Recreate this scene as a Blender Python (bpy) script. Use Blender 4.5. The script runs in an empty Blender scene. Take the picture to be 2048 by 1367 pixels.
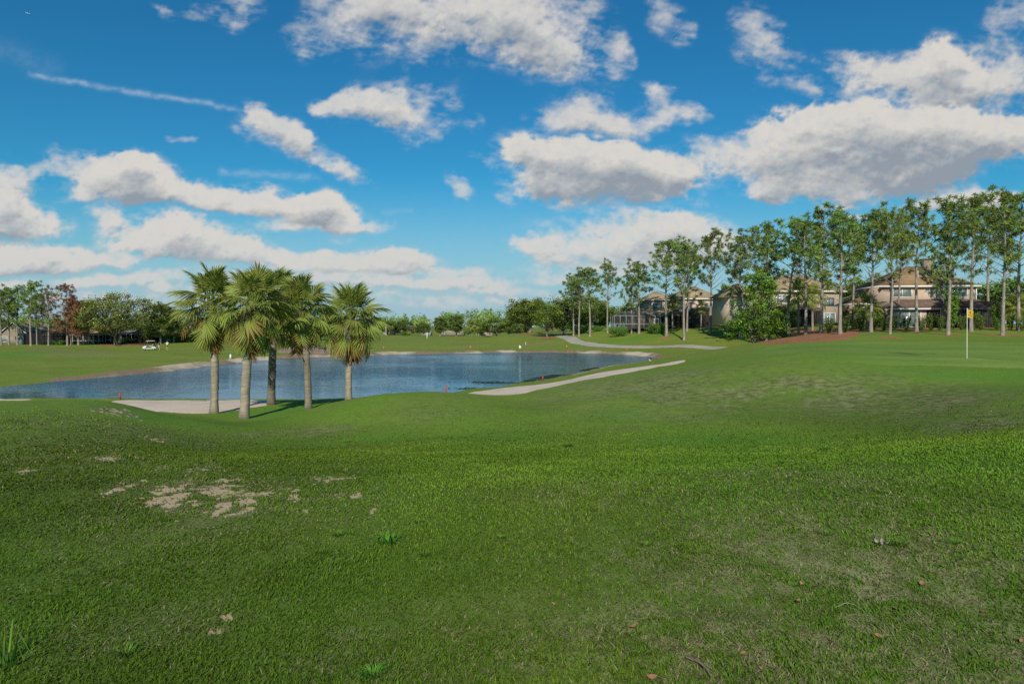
import bpy, math, random
import numpy as np
from mathutils import Vector, Matrix
from mathutils.geometry import delaunay_2d_cdt

random.seed(11)
rng = np.random.default_rng(11)
scene = bpy.context.scene
C = scene.collection
PI = math.pi

# ------------------------------------------------------------------ camera
FPX = 1365.33          # focal length in photo pixels (24 mm on a 36 mm frame, 2048 px wide)
CAMZ = 1.6
PITCH = math.atan((683.5 - 652) / FPX)
SP, CP = math.sin(PITCH), math.cos(PITCH)
cam = bpy.data.cameras.new('camera')
cam.lens = 24; cam.sensor_width = 36; cam.clip_start = 0.1; cam.clip_end = 20000
cam_o = bpy.data.objects.new('camera', cam); C.objects.link(cam_o)
cam_o.location = (0, 0, CAMZ); cam_o.rotation_euler = (PI/2 - PITCH, 0, 0)
scene.camera = cam_o


def ray(px, py):
    cx = (px - 1024) / FPX; cy = (683.5 - py) / FPX
    return np.array([cx, CP + cy*SP, -SP + cy*CP])


def P(px, py, Y):
    d = ray(px, py); t = Y / d[1]
    return np.array([d[0]*t, Y, CAMZ + d[2]*t])


# ------------------------------------------------------------------ numpy noise
def _hash(ix, iy, seed):
    n = (ix.astype(np.int64)*374761393 + iy.astype(np.int64)*668265263 + seed*974711) & 0xffffffff
    n = ((n ^ (n >> 13)) * 1274126177) & 0xffffffff
    n = n ^ (n >> 16)
    return n / 4294967296.0


def vnoise(x, y, seed=0):
    ix = np.floor(x); iy = np.floor(y); fx = x-ix; fy = y-iy
    ux = fx*fx*fx*(fx*(fx*6-15)+10); uy = fy*fy*fy*(fy*(fy*6-15)+10)
    a = _hash(ix, iy, seed); b = _hash(ix+1, iy, seed); c = _hash(ix, iy+1, seed); d = _hash(ix+1, iy+1, seed)
    return (a*(1-ux)+b*ux)*(1-uy) + (c*(1-ux)+d*ux)*uy


def fbm(x, y, seed=0, octs=5, gain=0.5):
    s = 0; amp = 1; tot = 0
    for o in range(octs):
        s = s + amp*vnoise(x + 17.3*o, y - 9.1*o, seed+o*13); tot += amp
        amp *= gain; x, y = (x*0.8 - y*0.6)*2.03, (x*0.6 + y*0.8)*2.03
    return s/tot


def sst(a, b, x):
    t = np.clip((x-a)/(b-a), 0, 1); return t*t*(3-2*t)


# ------------------------------------------------------------------ terrain
CTRL = []
def cp(px, py, Y): CTRL.append(P(px, py, Y))
def cz(px, Y, z): CTRL.append(np.array([(px-1024)/FPX*Y, Y, z]))
for px in (-500, 0, 350, 700, 1024, 1350, 1700, 2048, 2500): cz(px, 3.0, 0.0)
for row in [
    (0, 1100, 5), (0, 950, 8), (0, 870, 13), (0, 805, 23), (250, 1000, 6.6), (250, 900, 11), (250, 845, 17), (215, 802, 25),
    (330, 838, 23), (400, 842, 25), (428, 826, 33), (488, 836, 31), (542, 808, 37), (617, 815, 33.5), (697, 797, 35),
    (500, 925, 9.4), (500, 878, 17.5), (480, 850, 26), (400, 884, 16),
    (650, 938, 9), (650, 888, 16), (650, 848, 22), (650, 806, 29),
    (850, 942, 8.2), (850, 902, 12.8), (850, 862, 18.2), (850, 806, 24.5), (850, 782, 28), (760, 786, 28), (700, 796, 29), (950, 789, 28.5),
    (1050, 942, 8), (1050, 904, 12), (1050, 856, 19), (1040, 806, 27), (1030, 788, 34), (1050, 772, 47), (940, 785, 38), (940, 778, 46),
    (1200, 945, 8), (1200, 888, 13.8), (1200, 838, 20.5), (1200, 794, 26.5), (1200, 766, 32), (1200, 757, 36), (1200, 745, 48), (1215, 735, 60),
    (1370, 948, 7.6), (1370, 893, 12.9), (1370, 846, 19), (1370, 792, 24.6), (1370, 755, 29.4), (1370, 737, 35), (1370, 726, 50), (1370, 712, 75), (1370, 703, 106), (1370, 694, 123),
    (1600, 930, 7.6), (1600, 904, 11.4), (1600, 866, 16.2), (1600, 826, 20.6), (1600, 780, 23.6), (1600, 746, 25.8), (1600, 725, 28), (1600, 700, 38), (1600, 690, 52), (1600, 682, 65), (1600, 671, 76), (1600, 656, 115),
    (1480, 940, 7.8), (1480, 900, 12), (1480, 850, 18.4), (1480, 790, 24), (1480, 737, 29), (1480, 710, 40), (1480, 698, 60), (1480, 696, 112), (1480, 673, 126), (1480, 658, 142),
    (1850, 945, 6.6), (1850, 907, 8.4), (1850, 876, 13), (1850, 826, 18.8), (1850, 774, 22.6), (1850, 742, 25.4), (1850, 727, 28), (1934, 717, 30), (1850, 700, 38), (1850, 683, 52), (1850, 671, 68), (1850, 659, 88),
    (2048, 950, 6.3), (2048, 888, 8.2), (2048, 860, 12.6), (2048, 804, 18), (2048, 762, 22.4), (2048, 741, 26), (2048, 720, 31), (2048, 692, 45), (2048, 669, 72), (2048, 657, 92),
    (2500, 950, 6.5), (2500, 850, 12), (2500, 762, 22), (2500, 720, 31), (2500, 669, 72), (2500, 655, 120),
    (-450, 1000, 7), (-450, 880, 13), (-450, 805, 25), (-450, 700, 120), (-450, 690, 165),
    (1330, 673, 143), (1330, 661, 155), (1320, 693, 130), (1400, 695, 121), (1400, 674, 134), (1187, 689.5, 147), (1250, 692, 139), (1250, 665, 160), (1150, 685, 157), (1180, 665, 170), (1120, 672, 186), (1060, 664, 205), (1110, 667, 205),
    (1000, 702, 138), (1000, 690, 160), (1000, 677, 230), (800, 706, 136), (800, 684, 200), (800, 672, 300), (1000, 669, 380), (900, 670, 380), (780, 670, 340),
    (600, 708, 126), (600, 697, 145), (600, 683, 210), (400, 722, 97), (400, 700, 125), (420, 684, 180), (330, 699, 140), (200, 738, 78), (200, 700, 135), (200, 690, 165),
    (50, 735, 76), (50, 705, 112), (60, 696, 130), (50, 690, 165), (0, 690, 165), (300, 684, 175), (500, 681, 200),
]: cp(*row)
for px, Y, z in [(0, 34, -2.9), (150, 34, -2.9), (0, 45, -3.4), (150, 44, -3.35), (330, 46, -3.35), (850, 36, -2.5), (850, 46, -3.2), (760, 36, -2.3), (760, 46, -3.3), (700, 46, -3.3),
                 (500, 47, -3.4), (600, 46, -3.3), (330, 33, -2.7), (250, 33, -2.7), (1000, 62, -3.3), (1130, 66, -3.2),
                 (0, 420, -3.0), (500, 420, -3.0), (1024, 450, -2.9), (1500, 420, 1.0), (2048, 300, 2.0), (-500, 420, -3.0), (2500, 420, 2.0), (1400, 220, 0.8), (1700, 200, 1.8)]:
    cz(px, Y, z)
CTRL = np.array(CTRL)
def tcoord(x, y):
    r = np.hypot(x, y); th = np.arctan2(x, y)
    return np.clip(th, -1.0, 1.0)*1.8, np.log(np.clip(r, 2.2, 450))
def tps(d2): return 0.5*d2*np.log(np.maximum(d2, 1e-12))
_a, _b = tcoord(CTRL[:, 0], CTRL[:, 1])
_n = len(CTRL)
_K = tps((_a[:, None]-_a)**2 + (_b[:, None]-_b)**2) + np.eye(_n)*0.0006
_Pm = np.stack([np.ones(_n), _a, _b], 1)
_M = np.block([[_K, _Pm], [_Pm.T, np.zeros((3, 3))]])
_W = np.linalg.solve(_M, np.concatenate([CTRL[:, 2], np.zeros(3)]))

WATER = -3.6
def wp(px, py):
    d = ray(px, py); t = (WATER - CAMZ)/d[2]; return (d[0]*t, d[1]*t)
LAKE = [wp(*p) for p in [(-180, 800), (0, 796), (100, 796), (220, 797), (350, 797.5), (500, 798), (620, 798), (720, 796), (800, 793), (900, 787), (950, 781),
        (1000, 772.5), (1050, 765), (1100, 757), (1150, 747), (1190, 737.5), (1240, 733), (1280, 729.5), (1308, 724),
        (1316, 720.5), (1306, 715), (1275, 710.5), (1240, 708), (1180, 706), (1100, 705), (1000, 705), (900, 707), (800, 708), (760, 709), (700, 712), (600, 714.5), (540, 719),
        (480, 725), (420, 731), (330, 742), (205, 755), (100, 763), (0, 773), (-100, 780), (-180, 786)]]
LAKE = np.array(LAKE)


def sdf(poly, x, y):
    """signed distance to a polygon, negative inside"""
    d = np.full(x.shape, 1e18); inside = np.zeros(x.shape, bool)
    n = len(poly)
    for i in range(n):
        ax, ay = poly[i]; bx, by = poly[(i+1) % n]
        ex, ey = bx-ax, by-ay
        wx, wy = x-ax, y-ay
        t = np.clip((wx*ex+wy*ey)/(ex*ex+ey*ey+1e-12), 0, 1)
        d = np.minimum(d, (wx-ex*t)**2 + (wy-ey*t)**2)
        c = ((ay <= y) & (by > y)) | ((by <= y) & (ay > y))
        if ey != 0: inside ^= c & (x < ax + (y-ay)/ey*ex)
    d = np.sqrt(d)
    return np.where(inside, -d, d)


def lake_sd(x, y):
    s = sdf(LAKE, x, y)
    n = (fbm(x*0.35, y*0.35, 5, 4)-0.5)*2
    return s + n*np.clip(0.012*np.hypot(x, y), 0.3, 1.6)


def H(x, y):
    x = np.asarray(x, float); y = np.asarray(y, float); sh = x.shape
    x = x.ravel(); y = y.ravel(); out = np.empty_like(x)
    for i in range(0, len(x), 40000):
        xs, ys = x[i:i+40000], y[i:i+40000]
        a, b = tcoord(xs, ys)
        z = tps((a[:, None]-_a)**2 + (b[:, None]-_b)**2) @ _W[:_n] + _W[_n] + _W[_n+1]*a + _W[_n+2]*b
        r = np.hypot(xs, ys); th = np.abs(np.arctan2(xs, ys))
        w = sst(1.0, 1.7, th); zb = -2.8*sst(3.0, 5.7, np.log(np.maximum(r, 1)))
        z = z*(1-w) + zb*w
        z = z*sst(0.0, 2.2, r)
        z = np.clip(z, -3.45, 12)
        amp = np.clip(r/25, 0.05, 1)*0.07
        z = z + (fbm(xs*0.55, ys*0.55, 3, 3)-0.5)*amp*sst(2, 6, r) + (fbm(xs*0.12, ys*0.12, 4, 2)-0.5)*np.clip((r-5)/40, 0, 0.30)
        m = (r < 220) & (ys > 20) & (np.abs(xs) < 90)
        if m.any():
            s = lake_sd(xs[m], ys[m])
            far = sst(58, 95, ys[m])
            bank = WATER + 0.03 + (0.10+0.40*far)*sst(0, 1.6, s) + 0.25*far*(fbm(xs[m]*.5, ys[m]*.5, 9, 3)-.35)*sst(0, 1.2, s)
            zo = bank + (z[m]-bank)*sst(0.5, 7 - 3.0*far, s)
            zi = np.minimum(z[m], WATER - 0.02 - np.clip(-s*0.12, 0, 1.2))
            z[m] = np.where(s > 0, np.maximum(zo, WATER+0.02*np.clip(s, 0, 1)), zi)
        out[i:i+40000] = z
    return out.reshape(sh)


def H1(x, y): return float(H(np.array([x]), np.array([y]))[0])


def gp(px, Y):
    """ground point seen in column px at depth Y"""
    x = (px-1024)/FPX*Y
    for _ in range(3):
        z = H1(x, Y); dep = Y*CP - (z-CAMZ)*SP; x = (px-1024)/FPX*dep
    return np.array([x, Y, H1(x, Y)])


_YS = np.exp(np.linspace(0, math.log(600), 900))
def gp2(px, py, ymin=2.0):
    d = ray(px, py); Y = _YS*ymin; t = Y/d[1]
    X = d[0]*t; Z = CAMZ+d[2]*t
    under = Z <= H(X, Y)
    i = int(np.argmax(under)) if under.any() else len(Y)-1
    if i > 0 and under.any():
        ys = np.linspace(Y[i-1], Y[i], 24); tt = ys/d[1]
        u2 = CAMZ+d[2]*tt <= H(d[0]*tt, ys); j = int(np.argmax(u2)); yy = ys[j]
    else: yy = Y[i]
    t = yy/d[1]; x = d[0]*t
    return np.array([x, yy, H1(x, yy)])


def depth_scale(p): return (p[1]*CP - (p[2]-CAMZ)*SP)/FPX     # metres per photo pixel


# ------------------------------------------------------------------ materials
def new_mat(name):
    m = bpy.data.materials.new(name); m.use_nodes = True
    nt = m.node_tree; nt.nodes.clear()
    return m, nt, nt.nodes, nt.links


def N(nt, typ, **kw):
    n = nt.nodes.new(typ)
    for k, v in kw.items():
        if k.startswith('i_'):
            key = k[2:]; n.inputs[int(key) if key.isdigit() else key].default_value = v
        else: setattr(n, k, v)
    return n


def noise(nt, scale, detail=4, rough=0.55, vec=None, dist=0.0):
    n = N(nt, 'ShaderNodeTexNoise'); n.inputs['Scale'].default_value = scale; n.inputs['Detail'].default_value = detail
    n.inputs['Roughness'].default_value = rough; n.inputs['Distortion'].default_value = dist
    if vec is not None: nt.links.new(vec, n.inputs['Vector'])
    return n.outputs['Fac']


def maprange(nt, val, a, b, c=0.0, d=1.0, smooth=False):
    n = N(nt, 'ShaderNodeMapRange'); n.inputs[1].default_value = a; n.inputs[2].default_value = b; n.inputs[3].default_value = c; n.inputs[4].default_value = d
    if smooth: n.interpolation_type = 'SMOOTHSTEP'
    nt.links.new(val, n.inputs[0]); return n.outputs[0]


def mixc(nt, fac, a, b, blend='MIX'):
    n = N(nt, 'ShaderNodeMix', data_type='RGBA', blend_type=blend)
    if isinstance(fac, (int, float)): n.inputs[0].default_value = fac
    else: nt.links.new(fac, n.inputs[0])
    for i, v in ((6, a), (7, b)):
        if isinstance(v, tuple): n.inputs[i].default_value = (*v[:3], 1)
        else: nt.links.new(v, n.inputs[i])
    return n.outputs[2]


def math_(nt, op, a, b=None, clamp=False):
    n = N(nt, 'ShaderNodeMath', operation=op); n.use_clamp = clamp
    for i, v in enumerate((a, b)):
        if v is None: continue
        if isinstance(v, (int, float)): n.inputs[i].default_value = v
        else: nt.links.new(v, n.inputs[i])
    return n.outputs[0]


def geo_pos(nt): return N(nt, 'ShaderNodeNewGeometry').outputs['Position']
def obj_pos(nt): return N(nt, 'ShaderNodeTexCoord').outputs['Object']


def bump(nt, h, strength=0.5, dist=0.05):
    b = N(nt, 'ShaderNodeBump'); b.inputs['Strength'].default_value = strength; b.inputs['Distance'].default_value = dist
    nt.links.new(h, b.inputs['Height']); return b.outputs[0]


def principled(nt, color, rough=0.8, normal=None, spec=0.3, metal=0.0):
    p = N(nt, 'ShaderNodeBsdfPrincipled')
    if isinstance(color, tuple): p.inputs['Base Color'].default_value = (*color[:3], 1)
    else: nt.links.new(color, p.inputs['Base Color'])
    if isinstance(rough, (int, float)): p.inputs['Roughness'].default_value = rough
    else: nt.links.new(rough, p.inputs['Roughness'])
    p.inputs['Specular IOR Level'].default_value = spec; p.inputs['Metallic'].default_value = metal
    if normal is not None: nt.links.new(normal, p.inputs['Normal'])
    o = N(nt, 'ShaderNodeOutputMaterial'); nt.links.new(p.outputs[0], o.inputs[0])
    return p


def simple(name, c, rough=0.7, var=0.25, scale=3.0, spec=0.3, metal=0.0, bmp=0.0):
    m, nt, _, L = new_mat(name)
    pos = obj_pos(nt)
    f = noise(nt, scale, 5, 0.6, pos)
    f2 = noise(nt, scale*9, 3, 0.6, pos)
    col = mixc(nt, maprange(nt, f, .3, .7), tuple(v*(1-var) for v in c), tuple(min(1, v*(1+var*.7)) for v in c))
    col = mixc(nt, math_(nt, 'MULTIPLY', maprange(nt, f2, .45, .75), var), col, tuple(v*.5 for v in c))
    nrm = bump(nt, f2, bmp, 0.03) if bmp else None
    principled(nt, col, rough, nrm, spec, metal)
    return m


def leafmat(name, base, transl=0.3, spec=.2):
    """leaf material: colour = base * the mesh's tint attribute; slightly different per object"""
    m, nt, _, L = new_mat(name)
    at = N(nt, 'ShaderNodeAttribute', attribute_name='tint')
    col = mixc(nt, 1.0, at.outputs['Color'], base, 'MULTIPLY')
    oi = N(nt, 'ShaderNodeObjectInfo')
    hsv = N(nt, 'ShaderNodeHueSaturation')
    L.new(maprange(nt, oi.outputs['Random'], 0, 1, 0.485, 0.515), hsv.inputs['Hue'])
    L.new(maprange(nt, oi.outputs['Random'], 0, 1, 0.82, 1.15), hsv.inputs['Value'])
    L.new(col, hsv.inputs['Color']); col = hsv.outputs[0]
    d = N(nt, 'ShaderNodeBsdfPrincipled'); L.new(col, d.inputs['Base Color']); d.inputs['Roughness'].default_value = 0.55
    d.inputs['Specular IOR Level'].default_value = spec
    t = N(nt, 'ShaderNodeBsdfTranslucent'); L.new(col, t.inputs[0])
    mx = N(nt, 'ShaderNodeMixShader'); mx.inputs[0].default_value = transl
    L.new(d.outputs[0], mx.inputs[1]); L.new(t.outputs[0], mx.inputs[2])
    o = N(nt, 'ShaderNodeOutputMaterial'); L.new(mx.outputs[0], o.inputs[0])
    return m


M = {}
# ------------------------------------------------------------------ mesh helpers
def mesh_data(name, V, F, mat, smooth=False, tint=None):
    V = np.asarray(V, np.float32).reshape(-1, 3)
    if not isinstance(F, list): F = [F]
    F = [np.asarray(f, np.int32) for f in F if len(f)]
    me = bpy.data.meshes.new(name)
    nl = sum(f.size for f in F); npoly = sum(len(f) for f in F)
    me.vertices.add(len(V)); me.vertices.foreach_set('co', V.ravel())
    me.loops.add(nl); me.loops.foreach_set('vertex_index', np.concatenate([f.ravel() for f in F]))
    me.polygons.add(npoly)
    starts = []; tot = 0
    for f in F:
        starts.append(tot + np.arange(len(f))*f.shape[1]); tot += f.size
    me.polygons.foreach_set('loop_start', np.concatenate(starts).astype(np.int32))
    if smooth: me.polygons.foreach_set('use_smooth', np.ones(npoly, bool))
    me.update(calc_edges=True); me.validate()
    if tint is not None:
        a = me.attributes.new('tint', 'FLOAT_COLOR', 'POINT')
        t = np.ones((len(V), 4), np.float32); t[:, :tint.shape[1]] = tint
        a.data.foreach_set('color', t.ravel())
    if mat: me.materials.append(mat)
    return me


def tag(o, label=None, cat=None, group=None, kind=None):
    if label: o['label'] = label
    if cat: o['category'] = cat
    if group: o['group'] = group
    if kind: o['kind'] = kind
    return o


def obj(name, me, parent=None, loc=(0, 0, 0), rot=(0, 0, 0), scale=1.0):
    o = bpy.data.objects.new(name, me); C.objects.link(o)
    o.location = loc; o.rotation_euler = rot
    o.scale = (scale,)*3 if isinstance(scale, (int, float)) else scale
    if parent: o.parent = parent
    return o


def empty(name, loc, rz=0.0, label=None, cat=None, group=None, scale=1.0):
    o = obj(name, None, None, tuple(float(v) for v in loc), (0, 0, rz), scale)
    o.empty_display_size = 0.2
    return tag(o, label, cat, group)


class MB:
    def __init__(s): s.V = []; s.F3 = []; s.F4 = []; s.T = []
    def add(s, V, F, tint=None):
        o = sum(len(v) for v in s.V)
        V = np.asarray(V, float).reshape(-1, 3); s.V.append(V)
        for f in (F if isinstance(F, list) and len(F) and isinstance(F[0], np.ndarray) else [np.asarray(F)]):
            if len(f) == 0: continue
            (s.F4 if f.shape[1] == 4 else s.F3).append(f+o)
        t = np.ones((len(V), 3)) if tint is None else np.broadcast_to(np.asarray(tint, float), (len(V), 3))
        s.T.append(t); return s
    def box(s, c, size, rz=0.0, tint=None):
        x, y, z = (v/2 for v in size)
        v = np.array([(-x,-y,-z),(x,-y,-z),(x,y,-z),(-x,y,-z),(-x,-y,z),(x,-y,z),(x,y,z),(-x,y,z)])
        if rz: v = v @ np.array([[math.cos(rz), math.sin(rz), 0], [-math.sin(rz), math.cos(rz), 0], [0, 0, 1]])
        return s.add(v+np.array(c), np.array([(0,3,2,1),(4,5,6,7),(0,1,5,4),(1,2,6,5),(2,3,7,6),(3,0,4,7)]), tint)
    def bar(s, a, b, r=0.03, sides=4, r2=None, tint=None):
        V, F = tube(np.array([a, b], float), [r, r if r2 is None else r2], sides); return s.add(V, F, tint)
    def poly(s, pts): 
        n = len(pts); return s.add(pts, np.array([range(n)]))
    def data(s, name, mat, smooth=False):
        F = []
        if s.F3: F.append(np.concatenate(s.F3))
        if s.F4: F.append(np.concatenate(s.F4))
        return mesh_data(name, np.concatenate(s.V), F, mat, smooth, np.concatenate(s.T))
    def build(s, name, mat, parent=None, smooth=False, **kw):
        return obj(name, s.data(name, mat, smooth), parent, **kw)


def tube(path, radii, sides=6, cap=True):
    path = np.asarray(path, float); n = len(path); radii = np.asarray(radii, float)
    t = np.gradient(path, axis=0); t /= np.linalg.norm(t, axis=1)[:, None]+1e-9
    ref = np.array([0, 0, 1.0]) if abs(t[0][2]) < 0.9 else np.array([1.0, 0, 0])
    u = np.cross(t, ref); u /= np.linalg.norm(u, axis=1)[:, None]+1e-9
    w = np.cross(t, u)
    a = np.linspace(0, 2*PI, sides, endpoint=False)
    V = path[:, None, :] + radii[:, None, None]*(np.cos(a)[None, :, None]*u[:, None, :] + np.sin(a)[None, :, None]*w[:, None, :])
    V = V.reshape(-1, 3)
    i = np.arange(n-1)[:, None]*sides; j = np.arange(sides)[None, :]; k = (j+1) % sides
    F = np.stack([i+j, i+k, i+sides+k, i+sides+j], -1).reshape(-1, 4)
    if cap and radii[-1] > 0.004:
        V = np.vstack([V, path[-1:]]); b = (n-1)*sides
        Ft = np.stack([b+np.arange(sides), b+(np.arange(sides)+1) % sides, np.full(sides, len(V)-1)], -1)
        return V, [F, Ft]
    return V, [F]


def leaf_quads(cent, size, normal=None, aspect=2.0, rs=None):
    """random small leaf faces (diamond quads) at the given centres"""
    rs = rs or rng
    n = len(cent); d = rs.normal(size=(n, 3)); d /= np.linalg.norm(d, axis=1)[:, None]
    e = rs.normal(size=(n, 3)); e -= (e*d).sum(1)[:, None]*d; e /= np.linalg.norm(e, axis=1)[:, None]
    sz = (np.asarray(size)*rs.uniform(.7, 1.3, n))[:, None]
    V = np.stack([cent-d*sz, cent+e*sz/aspect, cent+d*sz, cent-e*sz/aspect], 1).reshape(-1, 3)
    F = np.arange(4*n).reshape(-1, 4)
    return V, F

# ------------------------------------------------------------------ ground masks
SPOTS = {'sand': [], 'dry': [], 'dark': [], 'lush': []}
def spot(kind, px, py, rx, ry, amt=1.0, ymin=2.0):
    c = gp2(px, py, ymin); a = gp2(px, py+ry, ymin); b = gp2(px, py-ry, ymin)
    m = depth_scale(c)
    rd = min(max(np.hypot(*(a-b)[:2])/2, m*ry), m*max(ry, rx)*3.0)
    if kind == 'sand' and ymin < 20: rx *= 1.5; rd *= 1.5; amt *= .8
    SPOTS[kind].append((c[0], c[1], rx*m, rd, math.atan2(c[0], c[1]), amt))


def spots_at(kind, x, y):
    out = np.zeros(x.shape)
    for cx, cy, rx, ry, th, amt in SPOTS[kind]:
        dx = x-cx; dy = y-cy
        a = dx*math.cos(th) - dy*math.sin(th); b = dx*math.sin(th) + dy*math.cos(th)
        q = (a/rx)**2 + (b/ry)**2
        out = np.maximum(out, amt*np.exp(-q))
    return out


for s in [(345, 992, 32, 24), (372, 968, 18, 8), (428, 978, 32, 12), (470, 985, 22, 10), (446, 1010, 16, 16), (340, 1010, 20, 10), (212, 917, 18, 7), (265, 967, 26, 6, .8), (240, 975, 12, 4, .6),
          (550, 985, 34, 12, .8), (490, 1024, 18, 7), (395, 935, 18, 5, .8), (52, 942, 10, 5), (205, 990, 12, 5, .6), (400, 1000, 40, 16, .7), (712, 991, 16, 4, .8), (675, 991, 14, 4, .8),
          (660, 958, 30, 4, .7), (430, 1054, 14, 5, .7), (215, 882, 12, 3, .7), (310, 880, 18, 3, .6), (440, 1233, 14, 6, .7), (430, 1262, 20, 8, .6), (215, 1170, 10, 4, .6), (525, 1078, 8, 3, .6),
          (610, 1022, 20, 5, .6), (745, 1020, 8, 3, .6), (465, 961, 22, 6, .8), (505, 1000, 24, 8, .8), (330, 935, 12, 3, .6), (240, 825, 26, 5, .7)]: spot('sand', *s)
for s in [(110, 702, 45, 6, .8), (180, 706, 60, 5, .9), (925, 690, 22, 3, .8), (1060, 691, 60, 2.5, .9), (1100, 680, 60, 2, .6), (1200, 695, 60, 3.5, .85), (1060, 669, 40, 3, .7)]: spot('dry', *s, 55)
for s in [(1180, 780, 100, 26, .8), (1330, 770, 110, 30, .95), (1480, 795, 110, 42, .8), (1600, 772, 100, 28, .9), (1720, 792, 140, 42, .85), (1850, 800, 130, 38, .75), (1380, 830, 160, 20, .45), (1950, 850, 90, 22, .9), (1985, 850, 60, 8, 1),
          (640, 862, 90, 14, .55), (870, 832, 110, 24, .4), (560, 868, 120, 8, .6), (220, 850, 200, 20, .5), (120, 900, 200, 50, .35), (1260, 852, 50, 8, .5), (430, 1000, 260, 70, .5), (1700, 1160, 480, 200, .85), (1400, 1280, 360, 120, .85), (1850, 1310, 450, 110, .9),
          (1250, 985, 200, 30, .45), (1480, 945, 160, 24, .5), (250, 1260, 240, 60, .4), (800, 1290, 250, 80, .4), (980, 1330, 160, 60, .5), (1100, 1000, 120, 20, .4), (1730, 1060, 80, 12, .7), (1600, 980, 300, 60, .4)]: spot('dry', *s)
for s in [(1810, 708, 22, 2.2, 1.0, 25), (30, 842, 60, 8, .6), (1880, 795, 210, 48, .34), (1960, 850, 120, 22, .30), (120, 850, 260, 45, .34), (100, 960, 240, 70, .25), (1120, 813, 130, 13, .30), (1500, 760, 240, 10, .22), (1290, 800, 110, 16, .25), (380, 850, 90, 10, .25), (620, 925, 160, 16, .22)]: spot('dark', *s)  # darker turf on bank, knoll and dips, standing in for shaded relief
for s in [(30, 708, 55, 8, .8, 55), (1230, 825, 120, 22, .7), (1450, 880, 220, 22, .7), (1250, 680, 130, 6, .8, 90), (330, 840, 120, 10, .9), (560, 824, 130, 9, 1.0), (1900, 750, 160, 12, .9), (1000, 870, 160, 16, .5), (780, 880, 100, 10, .6), (1500, 900, 100, 15, .5)]: spot('lush', *s)

# ------------------------------------------------------------------ flat beds lying in the grass
def smooth_poly(pts, n=6):
    pts = np.asarray(pts, float)[:, :2]; m = len(pts); out = []
    for i in range(m):
        p0, p1, p2, p3 = pts[i-1], pts[i], pts[(i+1) % m], pts[(i+2) % m]
        for k in range(n):
            t = k/n
            out.append(0.5*((2*p1)+(p2-p0)*t+(2*p0-5*p1+4*p2-p3)*t*t+(3*p1-p0-3*p2+p3)*t**3))
    return np.array(out)


PATCH = []
def patch_px(name, pts, matkey, off=0.03, ymin=2.0, step=1.0, rough=0.25, label=None, kind='structure'):
    g = np.array([gp2(p[0], p[1], p[2] if len(p) > 2 else ymin) for p in pts])
    patch_xy(name, smooth_poly(g), matkey, off, step, rough, label, kind)


def patch_xy(name, poly, matkey, off=0.03, step=1.0, rough=0.25, label=None, kind='structure'):
    # resample the outline evenly and make it a little irregular
    seg = np.linalg.norm(np.roll(poly, -1, 0)-poly, axis=1); L = seg.sum(); n = max(24, int(L/step*2))
    cum = np.concatenate([[0], np.cumsum(seg)]); q = np.vstack([poly, poly[:1]]); s = np.linspace(0, L, n, endpoint=False)
    e = np.stack([np.interp(s, cum, q[:, 0]), np.interp(s, cum, q[:, 1])], 1)
    t = np.roll(e, -1, 0)-np.roll(e, 1, 0); nn = np.stack([t[:, 1], -t[:, 0]], 1); nn /= np.linalg.norm(nn, axis=1)[:, None]+1e-9
    e = e + nn*((fbm(e[:, 0]/step*.6, e[:, 1]/step*.6, 21, 3)-.5)*2*rough)[:, None]
    PATCH.append((name, e, matkey, off, step, label, kind))


def bed_round(px, py, rpx, ymin=30, ratio=0.8, name='mulch_bed', key='mulch', label=None):
    c = gp2(px, py, ymin); r = rpx*depth_scale(c)
    a = np.linspace(0, 2*PI, 20, endpoint=False)
    patch_xy(name, np.stack([c[0]+np.cos(a)*r, c[1]+np.sin(a)*r*ratio], 1), key, 0.05, max(.4, r/4), r*.12, label)


patch_px('sand_bunker', [(222, 804), (250, 814), (300, 821), (350, 825.5), (405, 827), (440, 824), (500, 815), (545, 806), (520, 800.5), (430, 800), (330, 800), (245, 800)], 'sand', 0.03, 29.5, 0.5, 0.2, 'pale sand bunker at the lake edge behind the palms')
EB = []
for px, Y in [(925, 37.5), (980, 33), (1030, 32.5), (1045, 33.5), (1075, 35), (1150, 36.5), (1210, 38), (1260, 41), (1310, 44.5), (1345, 48), (1372, 52), (1362, 55), (1310, 52), (1260, 50.5), (1200, 48), (1150, 45.5), (1100, 44), (1050, 42.5), (1000, 41), (950, 39.5)]:
    EB.append(gp(px, Y))
patch_xy('sand_bunker', smooth_poly(np.array(EB)), 'sand', 0.04, 0.6, 0.2, 'long narrow sand bunker running beside the right lake shore')
patch_px('sand_bunker', [(-80, 801.5), (0, 800.5), (70, 799.5), (60, 797.5), (0, 797), (-80, 797)], 'sand', 0.03, 29.5, 0.6, 0.2, 'small strip of sand at the left edge by the water')
GR = [gp(px, Y) for px, Y in [(1495, 40), (1560, 33), (1640, 29.5), (1720, 27.3), (1850, 26.6), (2000, 26.6), (2200, 27.5), (2450, 30), (2450, 48), (2200, 50), (2048, 50), (1900, 52), (1780, 53), (1680, 55), (1590, 54), (1520, 48)]]
patch_xy('putting_green', smooth_poly(np.array(GR)), 'green', 0.03, 0.8, 0.1, 'smooth pale putting green around the flagstick')
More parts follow.
